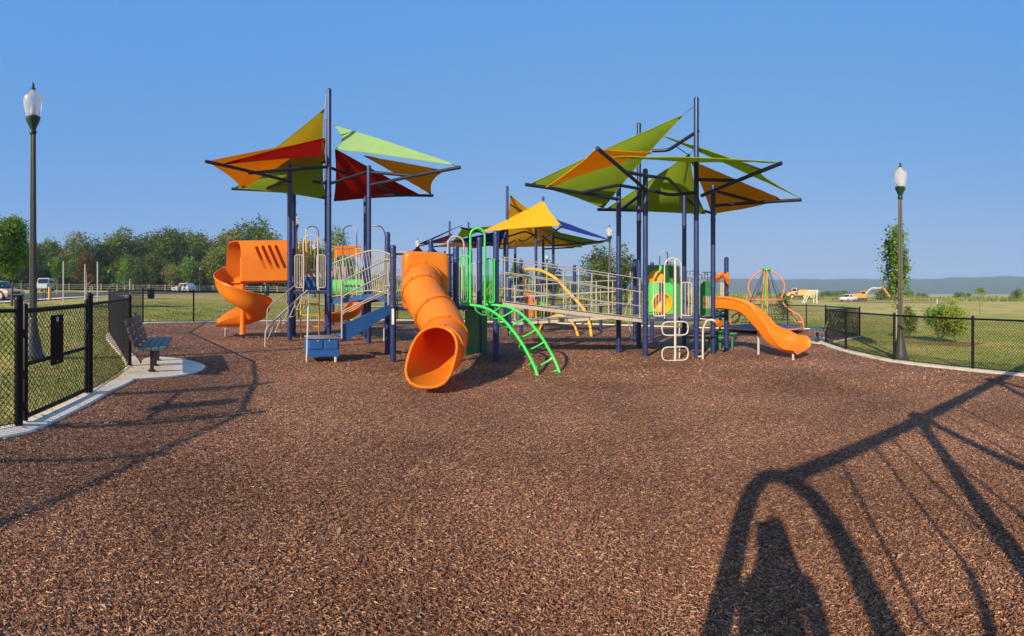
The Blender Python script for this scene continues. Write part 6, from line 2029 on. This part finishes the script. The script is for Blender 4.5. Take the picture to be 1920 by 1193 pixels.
# ================================================================== swing frames (their shadows lie across the foreground)
K_SH = 1.0 / math.tan(SUN_EL)
def swing(label, s0, sdir, zt, spans, seats, arch_end=True):
    off = DV * (zt * K_SH)
    t = None
    P0 = V(s0.x, s0.y, 0) - off
    e = V(sdir.x, sdir.y, 0).normalized(); n_ = V(-e.y, e.x, 0)
    t = thing('swing_set', label, 'swing set', V(P0.x, P0.y, G(P0.x)))
    zt_ = zt
    L = sum(spans)
    A = V(P0.x, P0.y, zt_); B = A + e * L
    rod(t, 'top_beam', [A, B], .080, 'navy', 12)
    pr = [(-.86, 0), (-.70, .8), (-.57, 1.5), (-.50, 1.85), (-.40, 2.14), (-.24, 2.33), (0, 2.40), (.24, 2.33), (.40, 2.14), (.50, 1.85), (.57, 1.5), (.70, .8), (.86, 0)]
    rod(t, 'end_arch', crom([V(A.x, A.y, 0) + n_ * a + V(0, 0, G((A + n_ * a).x) * (1 - z_ / 2.4) + z_ * zt_ / 2.4) for a, z_ in pr], 4), .070, 'navy', 12)
    s_ = 0
    for sp_ in spans:
        s_ += sp_
        c = A + e * s_
        for sg in (-1, 1):
            bs = c + n_ * (sg * 1.05); bs.z = G(bs.x)
            rod(t, 'leg', [bs, c + n_ * (sg * .05)], .060, 'navy', 12)
        MB().lathe(c, [(.10, -.13), (.13, -.08), (.13, .08), (.10, .13)], 14).build('joint', 'navy', t)
    for (x0, x1, zs) in seats:
        a, b_ = A + e * x0, A + e * x1
        lo = G(a.x) + zs
        seat = []
        mid = (a + b_) * .5
        for k in range(9):
            f_ = k / 8
            q = a * (1 - f_) + b_ * f_
            q = mid + (q - mid) * .95
            seat.append(V(q.x, q.y, lo + .22 * (2 * f_ - 1) ** 2))
        sw = MB().shell([[v - n_ * .025 - V(0, 0, .02), v + n_ * .025 + V(0, 0, .0)] for v in seat], .012).build('swing_seat', 'rubber', t)
        for top, end in ((a, seat[0]), (b_, seat[-1])):
            rod(sw, 'chain', [top, end], .013, 'steel_cable', 6)
    return t
sA = gp(1475, 908); sB = gp(1738, 796); sC = gp(1885, 723)
l1 = (V(sB.x, sB.y, 0) - V(sA.x, sA.y, 0)).length; l2 = max(1.8, (V(sC.x, sC.y, 0) - V(sB.x, sB.y, 0)).length)
swing('navy swing set whose arch shadow fills the right foreground', sA, sB - sA, 2.4, [l1, l2, l2, l2], [(.72, 1.28, 1.02), (1.62, 2.12, .95), (l1 + .5, l1 + 1.0, .6)])
# fallen leaves lying along the fences and in the play area
g_ = np.random.default_rng(91)
LP = []
for seg_, n_l in ((L_GATE, 60), (R_SIDE[2:], 260), (R_SIDE[1:3], 60)):
    for _ in range(n_l):
        k = g_.integers(0, len(seg_) - 1); f_ = g_.random()
        q = seg_[k] * (1 - f_) + seg_[k + 1] * f_
        LP.append((q.x + g_.normal(0, .12), q.y + g_.normal(0, .12), .052))
for _ in range(40):
    az_ = g_.uniform(-.9, .95); d_ = 2.2 * (14 / 2.2) ** g_.random()
    LP.append((d_ * math.sin(az_), d_ * math.cos(az_), .035))
VVl, Fl = [], []
for (x_, y_, dz_) in LP:
    a = g_.random() * 6.28; L_l = g_.uniform(.012, .03)
    u_ = V(math.cos(a), math.sin(a), g_.normal(0, .25)); w_ = V(-math.sin(a), math.cos(a), g_.normal(0, .3))
    c = V(x_, y_, G(x_) + dz_)
    k = len(VVl)
    VVl += [c - u_ * L_l, c - w_ * L_l * .5 + V(0, 0, .008), c + u_ * L_l, c + w_ * L_l * .5 + V(0, 0, .008)]
    Fl += [[k, k + 1, k + 2], [k, k + 2, k + 3]]
o = link('leaf_litter', new_mesh('leaf_litter', VVl, Fl, 'dry_leaf'))
o['kind'] = 'stuff'; tag(o, 'dry fallen leaves scattered along the kerbs', 'leaves')

# ================================================================== the air
hb = MB().box(V(0, 0, 30), V(2700, 0, 0), V(0, 2700, 0), V(0, 0, 110)).build('haze', None, None, smooth=False)
hm = bpy.data.materials.new('haze_air'); hm.use_nodes = True
hn_, hl_ = hm.node_tree.nodes, hm.node_tree.links
hn_.remove(hn_['Principled BSDF'])
pv = hn_.new('ShaderNodeVolumePrincipled')
pv.inputs['Color'].default_value = (0.60, 0.80, 1.0, 1)
pv.inputs['Density'].default_value = 0.00042
pv.inputs['Anisotropy'].default_value = 0.0
hl_.new(pv.outputs[0], hn_['Material Output'].inputs['Volume'])
hb.data.materials.append(hm)
hb['kind'] = 'stuff'
tag(hb, 'pale blue morning haze over the far ridge', 'haze')
